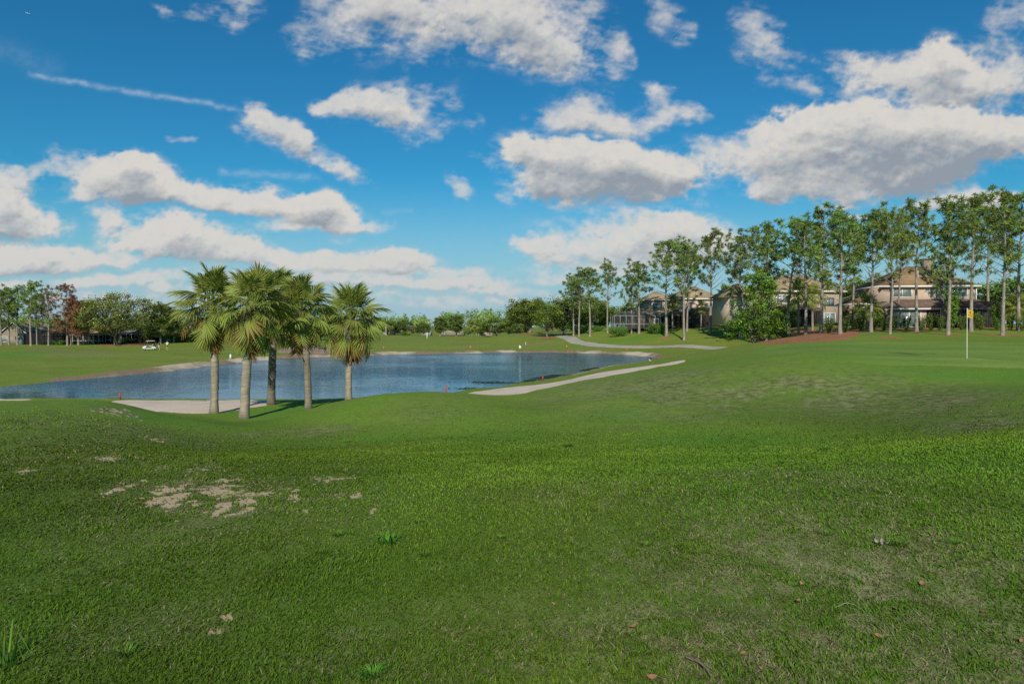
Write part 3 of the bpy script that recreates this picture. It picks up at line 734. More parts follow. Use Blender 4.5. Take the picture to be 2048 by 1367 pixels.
def clouds():
    NA, NE = 1060, 340
    az = np.radians(np.linspace(-52, 52, NA)); el = np.radians(np.linspace(-0.6, 33, NE))
    A, E = np.meshgrid(az, el)
    D = np.stack([np.sin(A)*np.cos(E), np.cos(A)*np.cos(E), np.sin(E)], -1)
    fw = D[..., 1]*CP - D[..., 2]*SP; up = D[..., 1]*SP + D[..., 2]*CP
    X = 1024 + FPX*D[..., 0]/fw; Y = 683.5 - FPX*up/fw       # cloud bearings, expressed in the photo's angular units
    hz = sst(620, 350, Y)                                    # 0 at the horizon, 1 overhead
    # domain warp
    wx = (fbm(X/120, Y/90, 71, 4)-.5); wy = (fbm(X/120+40, Y/90, 72, 4)-.5)
    fx = (fbm(X/34, Y/28, 73, 4)-.5); fy = (fbm(X/34+40, Y/28, 74, 4)-.5)
    k = .35+.65*hz
    Xw = X + (wx*62 + fx*26)*k; Yw = Y + (wy*44 + fy*20)*k
    B = [  # cx, cy, rx, ry, rotation(deg), weight, softness (0 puffy, 1 wispy)
        (700, 40, 95, 75, 0, .8, .8), (800, 20, 150, 80, 10, 1, .45), (930, 40, 160, 75, 5, 1, .4), (1040, 70, 120, 75, 25, 1, .4), (1120, 125, 75, 38, 25, .9, .5), (640, 70, 50, 45, 0, .6, .9), (850, 105, 50, 40, 20, .5, .9), (1150, 20, 70, 50, 0, .6, .7),
        (1238, 90, 24, 30, -20, .7, .7), (1225, 130, 34, 50, -20, .8, .7), (1265, 130, 20, 25, 0, .5, .9),
        (640, 218, 44, 22, 0, .9, .5), (700, 200, 50, 26, -10, .9, .4), (770, 215, 80, 42, 10, 1, .3), (840, 210, 60, 50, 0, .9, .6), (825, 262, 40, 36, 20, .8, .6), (880, 235, 30, 35, 0, .6, .9),
        (535, 250, 52, 26, 35, .95, .4), (600, 290, 42, 32, 30, 1, .3), (520, 280, 50, 22, 25, .6, .8), (690, 330, 70, 24, 20, .9, .5), (560, 275, 30, 25, 30, .7, .5),
        (55, 345, 55, 26, 0, .8, .6), (140, 325, 45, 32, 0, .75, .7), (210, 350, 70, 34, 10, 1, .1), (280, 345, 72, 40, 0, 1.1, 0), (190, 380, 80, 32, 0, .9, .2), (330, 392, 130, 32, 2, 1, .1), (440, 405, 90, 26, 3, 1, .1), (515, 398, 44, 34, 0, 1, .1), (590, 415, 90, 32, 3, 1, .1), (640, 425, 70, 44, 0, 1.1, 0), (715, 447, 62, 20, 0, .9, .3), (600, 450, 80, 20, 0, .8, .3),
        (15, 410, 60, 48, 20, 1, .2), (60, 445, 70, 32, 0, 1, .2), (0, 450, 80, 30, 0, .9, .3),
        (220, 437, 50, 34, 0, .9, .4), (340, 468, 90, 40, 0, 1.1, .1), (400, 490, 110, 34, 0, 1, .1), (290, 495, 90, 26, 0, .9, .2), (480, 505, 110, 26, 5, 1, .2), (560, 515, 100, 24, 5, .9, .3),
        (90, 510, 110, 26, 0, 1.1, .1), (40, 530, 130, 20, 0, 1, .2), (190, 522, 70, 18, 0, .9, .3), (250, 525, 40, 15, 0, .7, .4),
        (190, 560, 100, 14, 0, .8, .3), (260, 557, 70, 14, 0, .8, .3), (330, 575, 70, 13, 0, .7, .4), (30, 565, 70, 14, 0, .7, .4), (330, 545, 50, 14, 0, .6, .5),
        (650, 525, 110, 22, 3, 1, .2), (800, 515, 62, 26, 0, 1.1, .1), (770, 535, 110, 18, 0, .9, .3), (880, 542, 90, 13, 0, .8, .4), (860, 565, 130, 14, 0, .9, .3), (950, 565, 62, 14, 0, .8, .4), (980, 580, 60, 9, 0, .6, .5), (720, 560, 90, 14, 0, .7, .4), (780, 590, 60, 9, 0, .5, .6), (860, 595, 50, 8, 0, .5, .6), (1010, 600, 40, 7, 0, .4, .6),
        (1045, 305, 62, 46, 0, 1.1, .1), (1110, 325, 90, 50, 0, 1, .1), (1175, 340, 110, 48, 0, 1, 0), (1270, 325, 90, 46, 0, 1.1, 0), (1345, 345, 62, 42, 0, 1, .1), (1200, 380, 170, 36, 0, 1, .1), (1080, 370, 50, 40, 0, .8, .3), (960, 325, 40, 16, 20, .5, .9), (1410, 400, 34, 18, 30, .6, .7), (1190, 410, 110, 18, 0, .6, .6),
        (1150, 220, 66, 40, 0, .95, .5), (1215, 245, 80, 30, 10, .9, .5), (1110, 240, 50, 28, 0, .6, .8), (1195, 200, 30, 24, 0, .7, .6),
        (1315, 200, 42, 34, 0, .95, .5), (1345, 232, 54, 24, 0, .9, .5), (1385, 230, 20, 18, 0, .5, .8),
        (1090, 488, 62, 26, 0, .9, .3), (1180, 470, 120, 40, 0, .75, .6), (1340, 455, 100, 40, 0, 1.1, .1), (1280, 490, 150, 34, 0, 1, .3), (1410, 475, 90, 34, 10, .9, .3), (1180, 510, 120, 22, 0, .8, .5), (1350, 520, 140, 22, 0, .8, .4), (1100, 560, 60, 9, 0, .5, .6), (1230, 430, 90, 20, 0, .6, .6), (1110, 550, 30, 10, 0, .5, .6),
        (1500, 40, 40, 50, -15, .75, .8), (1545, 100, 60, 50, 20, .9, .6), (1525, 150, 40, 30, 0, .55, .9), (1595, 160, 40, 30, 30, .8, .6), (1625, 170, 24, 26, 0, .6, .8), (1320, 25, 36, 40, -20, .7, .8), (1370, 60, 26, 30, 30, .5, .9),
        (1885, 130, 72, 58, 0, 1.15, 0), (1800, 150, 90, 50, 0, 1, .2), (1720, 145, 60, 34, 0, .8, .4), (1660, 118, 44, 22, 0, .6, .8), (1940, 185, 90, 44, 0, 1, .2), (2030, 175, 70, 54, 0, .9, .4), (1860, 200, 120, 40, 0, .9, .3), (2040, 130, 40, 40, 0, .7, .6),
        (1690, 235, 70, 44, 0, 1.1, 0), (1590, 255, 80, 40, 0, 1.1, 0), (1770, 260, 130, 56, 0, 1.1, 0), (1900, 270, 120, 48, 0, 1.1, 0), (2000, 270, 76, 48, 0, 1.1, 0), (1640, 310, 140, 56, 0, 1.2, 0), (1760, 330, 170, 58, 0, 1.3, 0), (1540, 320, 70, 44, 0, 1, .2), (1650, 370, 120, 40, 0, 1.2, .1), (1460, 340, 50, 24, 0, .7, .5), (1440, 300, 66, 26, 10, .7, .6), (1410, 280, 30, 16, 0, .5, .8), (1500, 280, 34, 18, 0, .5, .8), (1880, 310, 120, 34, 0, 1, .2), (1700, 395, 90, 20, 0, .8, .3), (1560, 375, 70, 26, 0, .9, .3),
        (1930, 395, 100, 26, 0, 1, .3), (1990, 400, 80, 24, 0, .9, .3), (1850, 410, 60, 12, 0, .7, .4), (1690, 413, 48, 9, 0, .8, .4), (1705, 435, 46, 10, 0, .8, .4),
        (2020, 40, 50, 46, -20, .8, .6), (1995, 80, 40, 22, -30, .6, .8), (2100, 20, 80, 60, 0, .8, .6),
        (905, 372, 36, 18, 45, .7, .7), (950, 242, 24, 18, 0, .55, .9), (1005, 402, 20, 16, 40, .5, .9), (470, 30, 40, 46, 35, .75, .7), (400, 35, 60, 18, 15, .6, .9), (340, 22, 36, 14, 20, .6, .9), (362, 273, 36, 9, 10, .55, .9), (690, 480, 26, 9, 0, .5, .7), (60, 155, 10, 14, 0, .45, .9),
        (100, 592, 160, 16, 0, .6, .7), (300, 602, 200, 15, 0, .6, .7), (560, 585, 220, 18, 0, .65, .7), (850, 606, 190, 13, 0, .6, .7), (470, 552, 130, 20, 0, .8, .5), (1000, 585, 80, 12, 0, .5, .7), (760, 545, 150, 22, 0, .8, .5), (620, 560, 140, 16, 0, .7, .6), (1090, 590, 70, 12, 0, .5, .7), (1160, 540, 120, 22, 0, .7, .6), (2200, 300, 120, 60, 0, 1, .2), (-120, 350, 120, 40, 0, .9, .3), (-150, 500, 160, 30, 0, 1, .2), (2250, 450, 150, 40, 0, 1, .2), (-200, 150, 130, 50, 0, .8, .6)]
    def is_back(b):
        cx, cy = b[0], b[1]
        return (1640 < cx < 2150 and cy < 215) or (1090 < cx < 1400 and 190 < cy < 250) or (1000 < cx < 1500 and cy >= 428) or (195 < cx < 620 and 430 < cy < 520) or (cy >= 540) or (1490 < cx < 1640 and cy < 190)
    px_row = np.degrees(el[1]-el[0])/57.3*FPX

    def layer(BL, sd):
        q0 = np.ones(X.shape); soft = np.zeros(X.shape); ws = np.full(X.shape, 1e-6); vert = np.zeros(X.shape)
        for cx, cy, rx, ry, rot, wgt, sf in BL:
            c, s = math.cos(math.radians(rot)), math.sin(math.radians(rot))
            dx = Xw-cx; dy = Yw-cy
            a = (dx*c+dy*s)/rx; b = (-dx*s+dy*c)/ry; b = np.where(b > 0, b*(1.0+.3*(1-sf)), b)
            q = a*a+b*b
            w = wgt*np.exp(-1.15*q); w = np.where(q < 9, w, 0)
            q0 *= 1-np.clip(w, 0, .97)
            soft += w*sf; ws += w; vert += w*b
        F_ = 1-q0; soft = soft/ws; vert = vert/ws
        n1 = fbm(X/95, Y/66, 81+sd, 6, .55); n2 = fbm(X/40, Y/26, 82+sd, 6, .60)
        bil = 1-np.abs(2*fbm(X/52, Y/40, 83+sd, 5, .5)-1)*2.0
        nn = n1*hz + n2*(1-hz)
        fib = fbm((X+Y*.35)/46, (Y-X*.2)/15, 87+sd, 5, .6)
        tex = (nn-.5)*1.35 + (bil-.5)*.30*(1-soft) + (fbm(X/18, Y/12, 84+sd, 5, .6)-.5)*.50 + (1-np.abs(2*fbm(X/15, Y/12, 85+sd, 4)-1)*2.2-.4)*.16*(1-soft)
        dens = F_*(1.05-.18*soft) - (.25+.15*hz) + tex*(.62+.45*soft)*np.minimum(1, F_*2.2+.1)
        alpha = sst(-.03, .30+.55*soft, dens)*(1-.28*soft)
        wisp = sst(-.30, .12, dens)*np.clip((fib-.36)*2.6, 0, 1)*(.30+.25*hz)*sst(.05, .3, F_)      # thin torn edges around the solid parts
        alpha = 1-(1-alpha)*(1-wisp*.8)
        T = np.clip(dens, 0, .9)*alpha
        S = np.zeros_like(T); w_ = 0
        for d in range(2, 84, 3):
            sh_ = np.roll(T, -int(round(d/px_row)), 0)
            sc_ = np.exp(-d/(16+44*hz)); S += sh_*sc_; w_ += sc_.mean()
        S = S/w_
        r0 = T - np.roll(np.roll(T, -2, 0), 1, 1); r1 = T - np.roll(np.roll(T, -4, 0), 3, 1); r2 = T-np.roll(np.roll(T, -9, 0), 6, 1)
        light = 1.04 - 1.0*sst(.12, .85, S)*(1-.45*soft) + .25*r0 + .45*r1 + .50*r2 - .20*np.clip(vert, -.4, 1.2)*(1-soft) + (n2-.5)*.22 + (bil-.5)*.12*(1-soft)
        light = np.clip(light, 0, 1)
        hi = np.array([0.68, 0.655, 0.615]); lo = np.array([0.285, 0.33, 0.38])
        col = lo + (hi-lo)*light[..., None]
        haze = sst(430, 640, Y)[..., None]*.22
        return col*(1-haze) + np.array([0.33, 0.45, 0.55])*haze, alpha

    cb, ab = layer([b for b in B if is_back(b)], 100); cf, af = layer([b for b in B if not is_back(b)], 0)
    alpha = 1-(1-ab)*(1-af); f = (af/np.maximum(alpha, 1e-6))[..., None]; col = cb*(1-f)+cf*f
    # thin contrail and streaks
    def streak(x0, y0, x1, y1, w, amt, seed):
        nonlocal alpha, col
        L = math.hypot(x1-x0, y1-y0); ux, uy = (x1-x0)/L, (y1-y0)/L
        t = ((X-x0)*ux+(Y-y0)*uy)/L; d = -(X-x0)*uy+(Y-y0)*ux + (fbm(X/26, Y/26, seed, 3)-.5)*9
        a = amt*np.exp(-(d/w)**2)*sst(0, .06, t)*sst(1.02, .85, t)*np.clip(.1+1.7*fbm(X/14, Y/9, seed+1, 4), 0, 1.3)
        na = 1-(1-alpha)*(1-a); f = (a/np.maximum(na, 1e-6))[..., None]
        col = col*(1-f)+np.array([.52, .62, .70])*f; alpha = na
    streak(50, 148, 500, 222, 5.0, .36, 90); streak(-60, 70, 130, 150, 20, .07, 92); streak(430, 344, 650, 356, 7, .22, 94); streak(760, 425, 830, 420, 5, .12, 96)
    # low haze veil near the horizon
    veil = sst(340, 655, Y)*.90
    na = 1-(1-alpha)*(1-veil); f = (veil*(1-alpha)/np.maximum(na, 1e-6))[..., None]
    col = col*(1-f)+np.array([.36, .50, .61])*f; alpha = na
    edge = sst(52, 48, np.degrees(np.abs(A)))*sst(33, 31, np.degrees(E))
    alpha = alpha*edge
    V = (D*3600).reshape(-1, 3)
    i = np.arange(NE-1)[:, None]*NA; j = np.arange(NA-1)[None, :]
    F = np.stack([i+j, i+NA+j, i+NA+j+1, i+j+1], -1).reshape(-1, 4)
    return V, F, np.concatenate([col, alpha[..., None]], -1).reshape(-1, 4)


def cloud_mat():
    m, nt, _, L = new_mat('cloud')
    at = N(nt, 'ShaderNodeAttribute', attribute_name='tint')
    pos = geo_pos(nt)
    f = noise(nt, 0.022, 4, .6, pos)
    e = N(nt, 'ShaderNodeEmission'); e.inputs[1].default_value = 1.0
    L.new(mixc(nt, maprange(nt, f, .3, .7, .0, .10), at.outputs['Color'], (.95, .95, .95), 'MULTIPLY'), e.inputs[0])
    t = N(nt, 'ShaderNodeBsdfTransparent'); mx = N(nt, 'ShaderNodeMixShader')
    a = math_(nt, 'ADD', at.outputs['Alpha'], math_(nt, 'MULTIPLY', math_(nt, 'SUBTRACT', f, .5), math_(nt, 'MULTIPLY', at.outputs['Alpha'], .5)), True)
    L.new(a, mx.inputs[0]); L.new(t.outputs[0], mx.inputs[1]); L.new(e.outputs[0], mx.inputs[2])
    o = N(nt, 'ShaderNodeOutputMaterial'); L.new(mx.outputs[0], o.inputs[0])
    m.cycles.emission_sampling = 'NONE'
    return m


M['cloud'] = cloud_mat()
Vc, Fc, tc = clouds()
tag(obj('sky', mesh_data('sky', Vc, Fc, M['cloud'], True, tc)), 'blue sky with broken white and grey cumulus clouds', None, kind='structure')

# ------------------------------------------------------------------ vegetation materials
def bark(name, c1, c2, ring=False):
    m, nt, _, L = new_mat(name); pos = obj_pos(nt)
    mp = N(nt, 'ShaderNodeMapping'); mp.inputs['Scale'].default_value = (3, 3, 1.2) if not ring else (1.2, 1.2, 7); L.new(pos, mp.inputs[0])
    a = noise(nt, 1.6, 6, .65, mp.outputs[0]); b = noise(nt, 0.5, 3, .5, pos)
    c = mixc(nt, maprange(nt, a, .36, .64), c1, c2); c = mixc(nt, maprange(nt, b, .4, .62, 0, .65 if ring else .4), c, tuple(v*.5 for v in c1))
    at = N(nt, 'ShaderNodeAttribute', attribute_name='tint'); c = mixc(nt, 1.0, c, at.outputs['Color'], 'MULTIPLY')
    principled(nt, c, .9, bump(nt, a, .6, .06), .15); return m


M['pine_bark'] = bark('pine_bark', (0.20, 0.165, 0.135), (0.36, 0.31, 0.255))
M['oak_bark'] = bark('oak_bark', (0.13, 0.11, 0.085), (0.26, 0.225, 0.18))
M['palm_bark'] = bark('palm_bark', (0.235, 0.20, 0.15), (0.36, 0.31, 0.24), True)
M['needle'] = leafmat('pine_needles', (0.172, 0.272, 0.064), .28)
M['rust'] = leafmat('dead_needles', (0.27, 0.155, 0.095), .2)
M['leaf'] = leafmat('tree_leaves', (0.135, 0.200, 0.040), .3)
M['frond'] = leafmat('palm_frond', (0.245, 0.285, 0.055), .25)
M['dead_frond'] = leafmat('dead_palm_frond', (0.52, 0.27, 0.115), .2)
M['stalk'] = leafmat('dry_flower_stalk', (0.30, 0.235, 0.185), .1)


def bent_path(h, lean, bend, r, n=9):
    t = np.linspace(0, 1, n); ph = r.uniform(0, 6.28)
    x = lean[0]*t + bend*np.sin(t*PI*1.3+ph)*t; y = lean[1]*t + bend*np.cos(t*PI*1.1+ph)*t
    x -= x[0]; y -= y[0]
    return np.stack([x, y, t*h], 1)


def path_at(p, t):
    i = t*(len(p)-1); k = min(int(i), len(p)-2); f = i-k
    return p[k]*(1-f)+p[k+1]*f


def tufts(cents, rad, nn, r, width=.055, up=.35):
    """balls of long needles"""
    m = len(cents); c = np.repeat(cents, nn, 0)
    d = r.normal(size=(m*nn, 3)); d[:, 2] += up; d /= np.linalg.norm(d, axis=1)[:, None]
    L = (np.repeat(rad, nn)*r.uniform(.6, 1.15, m*nn))[:, None]
    s = np.cross(d, r.normal(size=(m*nn, 3))); s /= np.linalg.norm(s, axis=1)[:, None]
    V = np.stack([c + d*L*.08 - s*width*.35, c + d*L*.08 + s*width*.35, c + d*L*.62 + s*width*.6, c + d*L*1.02, c + d*L*.62 - s*width*.6], 1)
    n = m*nn; i = np.arange(n)[:, None]*5
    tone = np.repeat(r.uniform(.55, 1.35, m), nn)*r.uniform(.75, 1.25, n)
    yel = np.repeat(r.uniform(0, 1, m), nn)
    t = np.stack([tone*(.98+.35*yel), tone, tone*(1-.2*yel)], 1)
    t = np.repeat(t, 5, 0)
    return V.reshape(-1, 3), [np.concatenate([i, i+1, i+2, i+4], 1), np.concatenate([i+4, i+2, i+3], 1)], t


def pine_variant(seed, h=14.0, start=.45, spread=2.4, nb=40, bend=.25, lean=(0, 0), dens=1.0, bare=.25, r0=.19, sparse_low=True):
    r = np.random.default_rng(seed)
    T = MB(); trunk = bent_path(h*.97, lean, bend, r, 10)
    rad = np.interp(np.linspace(0, 1, 10), [0, .08, 1], [r0*1.25, r0, .035])
    T.add(*tube(trunk, rad, 7))
    cents = []; cr = []
    ga = r.uniform(0, 6.28); asym = r.uniform(0, 6.28)
    for k in range(nb):
        f = (k+r.uniform(0, .9))/nb
        t = start*.80 + (1-start*.80)*f
        base = path_at(trunk, t); ga += 2.4 + r.uniform(-.5, .5)
        prof = np.interp(t, [start*.8, start+.08*(1-start), start+.45*(1-start), .92, 1.0], [.65, .85, 1.0, .62, .25])
        Lb = spread*prof*r.uniform(.6, 1.25)*(1+.32*math.cos(ga-asym))
        up = np.interp(t, [start*.8, .75, 1], [.35, .62, 1.15])+r.uniform(-.15, .25)
        n = 5; p = [base]; d = np.array([math.cos(ga)*math.cos(up*.75), math.sin(ga)*math.cos(up*.75), math.sin(up*.75)])
        for q in range(n-1):
            d = d + np.array([r.uniform(-.16, .16), r.uniform(-.16, .16), .11]); d /= np.linalg.norm(d); p.append(p[-1]+d*Lb/(n-1))
        p = np.array(p); br = np.interp(t, [start, 1], [.055, .02])
        T.add(*tube(p, np.linspace(br, .012, n), 4, False))
        low = f < bare
        nt_ = (0 if low and r.uniform() < .6 else 1) * max(2, int(4.2*dens*prof+r.uniform(0, 1.5)))
        if f > .93: nt_ += 1
        for q in range(nt_):
            s = r.uniform(.45, 1.0) if q else 1.0
            c = path_at(p, s) + r.normal(size=3)*np.array([.26, .26, .18])*(1 if q else 0)
            e = c + np.array([r.normal()*.3, r.normal()*.3, abs(r.normal())*.25])
            T.add(*tube(np.array([path_at(p, max(0, s-.2)), c, e]), [.016, .012, .006], 3, False))
            cents.append(e); cr.append(r.uniform(.38, .64))
            if r.uniform() < .55*dens: cents.append(c+r.normal(size=3)*.25); cr.append(r.uniform(.3, .45))
    cents.append(trunk[-1]+np.array([0, 0, .25])); cr.append(.4)
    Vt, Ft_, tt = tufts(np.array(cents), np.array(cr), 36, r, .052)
    return T.data('pine_trunk', M['pine_bark'], True), mesh_data('pine_crown', Vt, Ft_, M['needle'], False, tt)


def broad_variant(seed, h=9.0, w=8.0, trunk_h=2.4, r0=.28, leaf=.16, nclump=90, per=55, shape='round', drop=0.0, tone=(1, 1, 1), stems=1, clump_r=.85, mat='leaf', gap=.25):
    r = np.random.default_rng(seed); T = MB(); cents = []
    th = h-trunk_h
    for s in range(stems):
        off = np.array([r.normal()*.25, r.normal()*.25, 0])*(stems > 1)
        top = np.array([off[0]*4, off[1]*4, h*.8])
        tr = np.linspace(0, 1, 7)[:, None]*(top-off)+off; tr[1:-1, :2] += r.normal(size=(5, 2))*.12
        T.add(*tube(tr, np.linspace(r0*1.15, r0*.15, 7), 7))
    for k in range(nclump):
        for _ in range(30):
            v = r.normal(size=3); v /= np.linalg.norm(v); v *= r.uniform(.45, 1)**.5
            if shape == 'cone':
                zf = r.uniform(0, 1); rr = (1-zf)**.5*.9+.08; v = np.array([v[0]*rr, v[1]*rr, zf*2-1])
            if shape == 'umbrella' and v[2] < -.35: continue
            if shape == 'round' and v[2] < -.75: continue
            break
        c = np.array([v[0]*w/2, v[1]*w/2, trunk_h + th*.5*(1+v[2])*(1 if shape != 'umbrella' else 1)])
        nz = fbm(np.array([c[0]*.5+seed]), np.array([c[1]*.5+c[2]*.6]), seed, 2)[0]
        if nz < gap+.18: continue
        c *= 1+ (nz-.5)*.35
        cents.append(c)
    cents = np.array(cents)
    for c in cents[::max(1, len(cents)//26)]:
        t = r.uniform(.25, .6); a = np.array([0, 0, max(trunk_h*.7, t*c[2])]); mid = (a+c)/2 + np.array([0, 0, -.1*h*.3]) + r.normal(size=3)*.15
        T.add(*tube(np.array([a, mid, c]), [r0*.34, r0*.2, .02], 5, False))
    n = len(cents)*per
    cc = np.repeat(cents, per, 0); d = r.normal(size=(n, 3))*np.array([1, 1, .75]); rad = np.repeat(r.uniform(.55, 1.2, len(cents))*clump_r, per)
    d *= (rad/2.0)[:, None]
    if drop: d[:, 2] -= np.abs(r.normal(size=n))*drop
    pts = cc+d
    V_, F_ = leaf_quads(pts, np.full(n, leaf), aspect=1.7, rs=r)
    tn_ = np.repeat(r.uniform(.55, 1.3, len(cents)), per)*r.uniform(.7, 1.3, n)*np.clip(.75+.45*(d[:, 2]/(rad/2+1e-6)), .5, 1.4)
    yl = np.repeat(r.uniform(0, .5, len(cents)), per)
    t = np.stack([tn_*(1+yl*.5)*tone[0], tn_*tone[1], tn_*(1-.3*yl)*tone[2]], 1)
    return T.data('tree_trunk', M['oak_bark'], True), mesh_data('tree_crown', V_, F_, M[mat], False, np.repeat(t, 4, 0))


def plant_tree(name, variant, h0, px, Y, top_py, label, cat='tree', group=None, rz=None, wide=1.0, base=None):
    g = gp(px, Y) if base is None else base
    z_top = P(px, top_py, g[1])[2]; s = (z_top-g[2])/h0
    rt = empty(name, (g[0], g[1], g[2]-.05), random.uniform(0, 6.28) if rz is None else rz, label, cat, group)
    rt.scale = (s*wide, s*wide, s)
    obj('trunk', variant[0], rt); obj('crown', variant[1], rt)
    return rt


# ------------------------------------------------------------------ pines
def pine_set(o):
    return [pine_variant(101+o, 14, .52, 3.2, 39, .18+.1*(o > 0), dens=.98, bare=.26), pine_variant(102+o, 14, .58, 2.8, 35, .22, dens=.92, bare=.30), pine_variant(103+o, 14, .46, 2.7, 41, .15+.15*(o > 0), dens=.9, bare=.28),
            pine_variant(104+o, 14, .60, 3.5, 34, .25, dens=1.0, bare=.30), pine_variant(105+o, 14, .56, 2.9, 38, .75, dens=.95, bare=.28, lean=(.6, 0)), pine_variant(106+o, 14, .36, 2.6, 38, .14, dens=.95, bare=.22)]


PV = pine_set(0); PV2 = pine_set(20)
BUSHY = pine_variant(107, 9, .22, 2.6, 56, .15, dens=1.3, bare=.02, r0=.16)
PG = 'tall slim pines standing in front of the houses on the right'
pines = [  # px, base py -> depth, top py, variant, width, label
    (1180, 163, 543, 3, 1.25, 'broad pine with a clear trunk left of the white framed lanai'),
    (1147, 172, 560, 0, 1.1, 'pine at the left end of the right hand row, above the cart path bend'),
    (1158, 166, 552, 3, 1.1, 'dense pine second from the left end of the right hand row'),
    (1215, 164, 528, 1, .9, 'slender pine at the left corner of the white framed lanai'),
    (1263, 157, 556, 5, 1.0, 'short leafy pine in front of the white framed lanai'),
    (1278, 155, 530, 0, 1.25, 'bushy pine beside the white screen door'),
    (1333, 143, 491, 3, 1.15, 'pine in the small mulch ring with a fork high up, right of the pond tip'),
    (1368, 134, 487, 1, .95, 'pine with a thin pale trunk just left of the dark lanai roof'),
    (1374, 148, 505, 2, .95, 'thin pine hidden behind the pale trunk left of the dark lanai roof'),
    (1420, 138, 477, 3, 1.05, 'open crowned pine with bare lower limbs in front of the dark lanai'),
    (1481, 124, 475, 0, 1.15, 'wide crowned pine left of the bright green leafy tree'),
    (1532, 108, 458, 2, 1.0, 'tall pine rising behind the bright green leafy tree'),
    (1577, 104, 450, 4, 1.05, 'pine with a bare grey trunk right of the bright green leafy tree'),
    (1611, 100, 446, 1, 1.0, 'slim pine beside the small palm at the tan house corner'),
    (1642, 88, 423, 2, 1.0, 'pine with foliage almost to the ground on the big mulch bed'),
    (1680, 76, 432, 5, 1.1, 'pine at the front tip of the big mulch bed'),
    (1706, 100, 455, 1, .95, 'shaded pine behind the big mulch bed'),
    (1742, 82, 433, 0, 1.0, 'thick trunked pine between the tan and the pink house'),
    (1780, 72, 433, 4, .75, 'curved trunk pine nearest the green, left of the pink house'),
    (1796, 98, 442, 4, .8, 'second curved trunk pine, close behind the left corner of the pink house'),
    (1833, 80, 414, 1, .95, 'straight pine in a mulch ring before the white door of the pink house'),
    (1886, 98, 462, 5, .7, 'thin shaded pine against the middle of the pink house'),
    (1896, 70, 408, 2, 1.0, 'pale trunked pine in front of the pink house, left of the yellow flag'),
    (1942, 78, 403, 0, 1.0, 'thick dark pine right behind the yellow flag'),
    (1976, 99, 428, 1, .95, 'pine at the right corner of the pink house'),
    (2005, 68, 394, 2, .9, 'tallest pine of the right hand row, with a white upper trunk'),
    (2037, 84, 400, 3, 1.0, 'pine cut by the right edge of the photo'),
]
for k, (px, Y, top, v, wide, lab) in enumerate(pines):
    plant_tree('pine_tree', (PV if k % 2 else PV2)[v], 14, px, Y, top, lab, 'pine tree', PG, wide=wide*1.05)
for px, Y, top, lab in [(2120, 75, 380, 'pine just beyond the right edge of the photo')]:
    plant_tree('pine_tree', PV[0], 14, px, Y, top, lab, 'pine tree', PG)

# left pines
LP = 'pines in front of the low houses on the left'
DEADP = None
def recolour(variant, mat):
    me = variant[1].copy(); me.materials.clear(); me.materials.append(mat); return (variant[0], me)
RUST = recolour(pine_variant(108, 14, .34, 3.4, 46, .2, dens=.85, bare=.3), M['rust'])
M['browning'] = leafmat('browning_needles', (0.14, 0.12, 0.055), .2)
SPARSE = recolour(pine_variant(109, 14, .3, 2.4, 34, .25, dens=.5, bare=.45), M['browning'])
LPV = [pine_variant(110, 14, .38, 3.2, 46, .2, dens=1.05, bare=.2), pine_variant(111, 14, .34, 3.5, 44, .25, dens=1.0, bare=.25)]
for px, Y, top, v, wide, lab in [
    (3, 163, 585, LPV[0], 1.0, 'pine cut by the left edge of the photo'), (18, 166, 578, LPV[0], 1.0, 'second pine from the left edge, in front of the gabled house'),
    (35, 166, 577, LPV[1], 1.0, 'third pine from the left edge, shadier than its neighbours'), (62, 161, 569, LPV[1], 1.2, 'tallest and widest green pine on the left'),
    (74, 166, 590, LPV[0], .9, 'slim pine right behind the tallest pine on the left'), (97, 162, 582, SPARSE, 1.0, 'half bare thinning pine left of the rust brown one'),
    (135, 162, 575, RUST, 1.2, 'dying pine with a rust brown crown, the taller of two'), (142, 164, 600, LPV[0], .8, 'green pine trunk beside the taller rust brown pine'),
    (157, 162, 606, recolour(BUSHY, M['rust']), 1.3, 'smaller dying pine with a rusty crown'), (168, 166, 612, SPARSE, 1.1, 'thin dark pine between the rusty pine and the feathery tree')]:
    plant_tree('pine_tree', v, 9 if v[0] is BUSHY[0] else 14, px, Y, top, lab, 'pine tree', LP, wide=wide)
plant_tree('pine_tree', BUSHY, 9, 321, 168, 613, 'dense dark green pine left of the palms', 'pine tree', wide=1.5)
plant_tree('pine_tree', BUSHY, 9, 297, 172, 648, 'low leafy pine behind the golf cart', 'pine tree', wide=1.7)
plant_tree('pine_tree', BUSHY, 9, 348, 172, 622, 'dark pine half hidden by the left palm fronds', 'pine tree', wide=1.4)

# broadleaf trees
OAK = broad_variant(201, 9, 10, 2.0, .38, .20, 200, 62, 'round', tone=(1.2, 1.15, 1.0), clump_r=1.2, gap=.16)
OAKD = broad_variant(202, 8, 9, 1.4, .3, .2, 120, 60, 'round', tone=(1.0, 1.08, .95), clump_r=1.1, gap=.20)
YOUNG = broad_variant(203, 7, 6, 1.6, .14, .15, 100, 55, 'round', tone=(1.3, 1.3, .95), clump_r=.9)
OLIVE = broad_variant(204, 8, 10.5, 1.6, .26, .13, 230, 80, 'round', drop=.25, tone=(2.0, 1.65, 2.3), clump_r=.95, gap=.22, stems=2)
CYP = broad_variant(205, 9, 7.8, .9, .2, .15, 210, 46, 'cone', tone=(1.05, 1.3, .75), clump_r=.85, gap=.255, stems=3)
plant_tree('oak_tree', OAK, 9.0, 1060, 205, 597, 'big round oak at the far bend of the cart path', 'tree', wide=1.25)
plant_tree('young_tree', YOUNG, 7.0, 1095, 182, 603, 'light green young tree in a mulch ring beside the cart path', 'tree', wide=1.15)
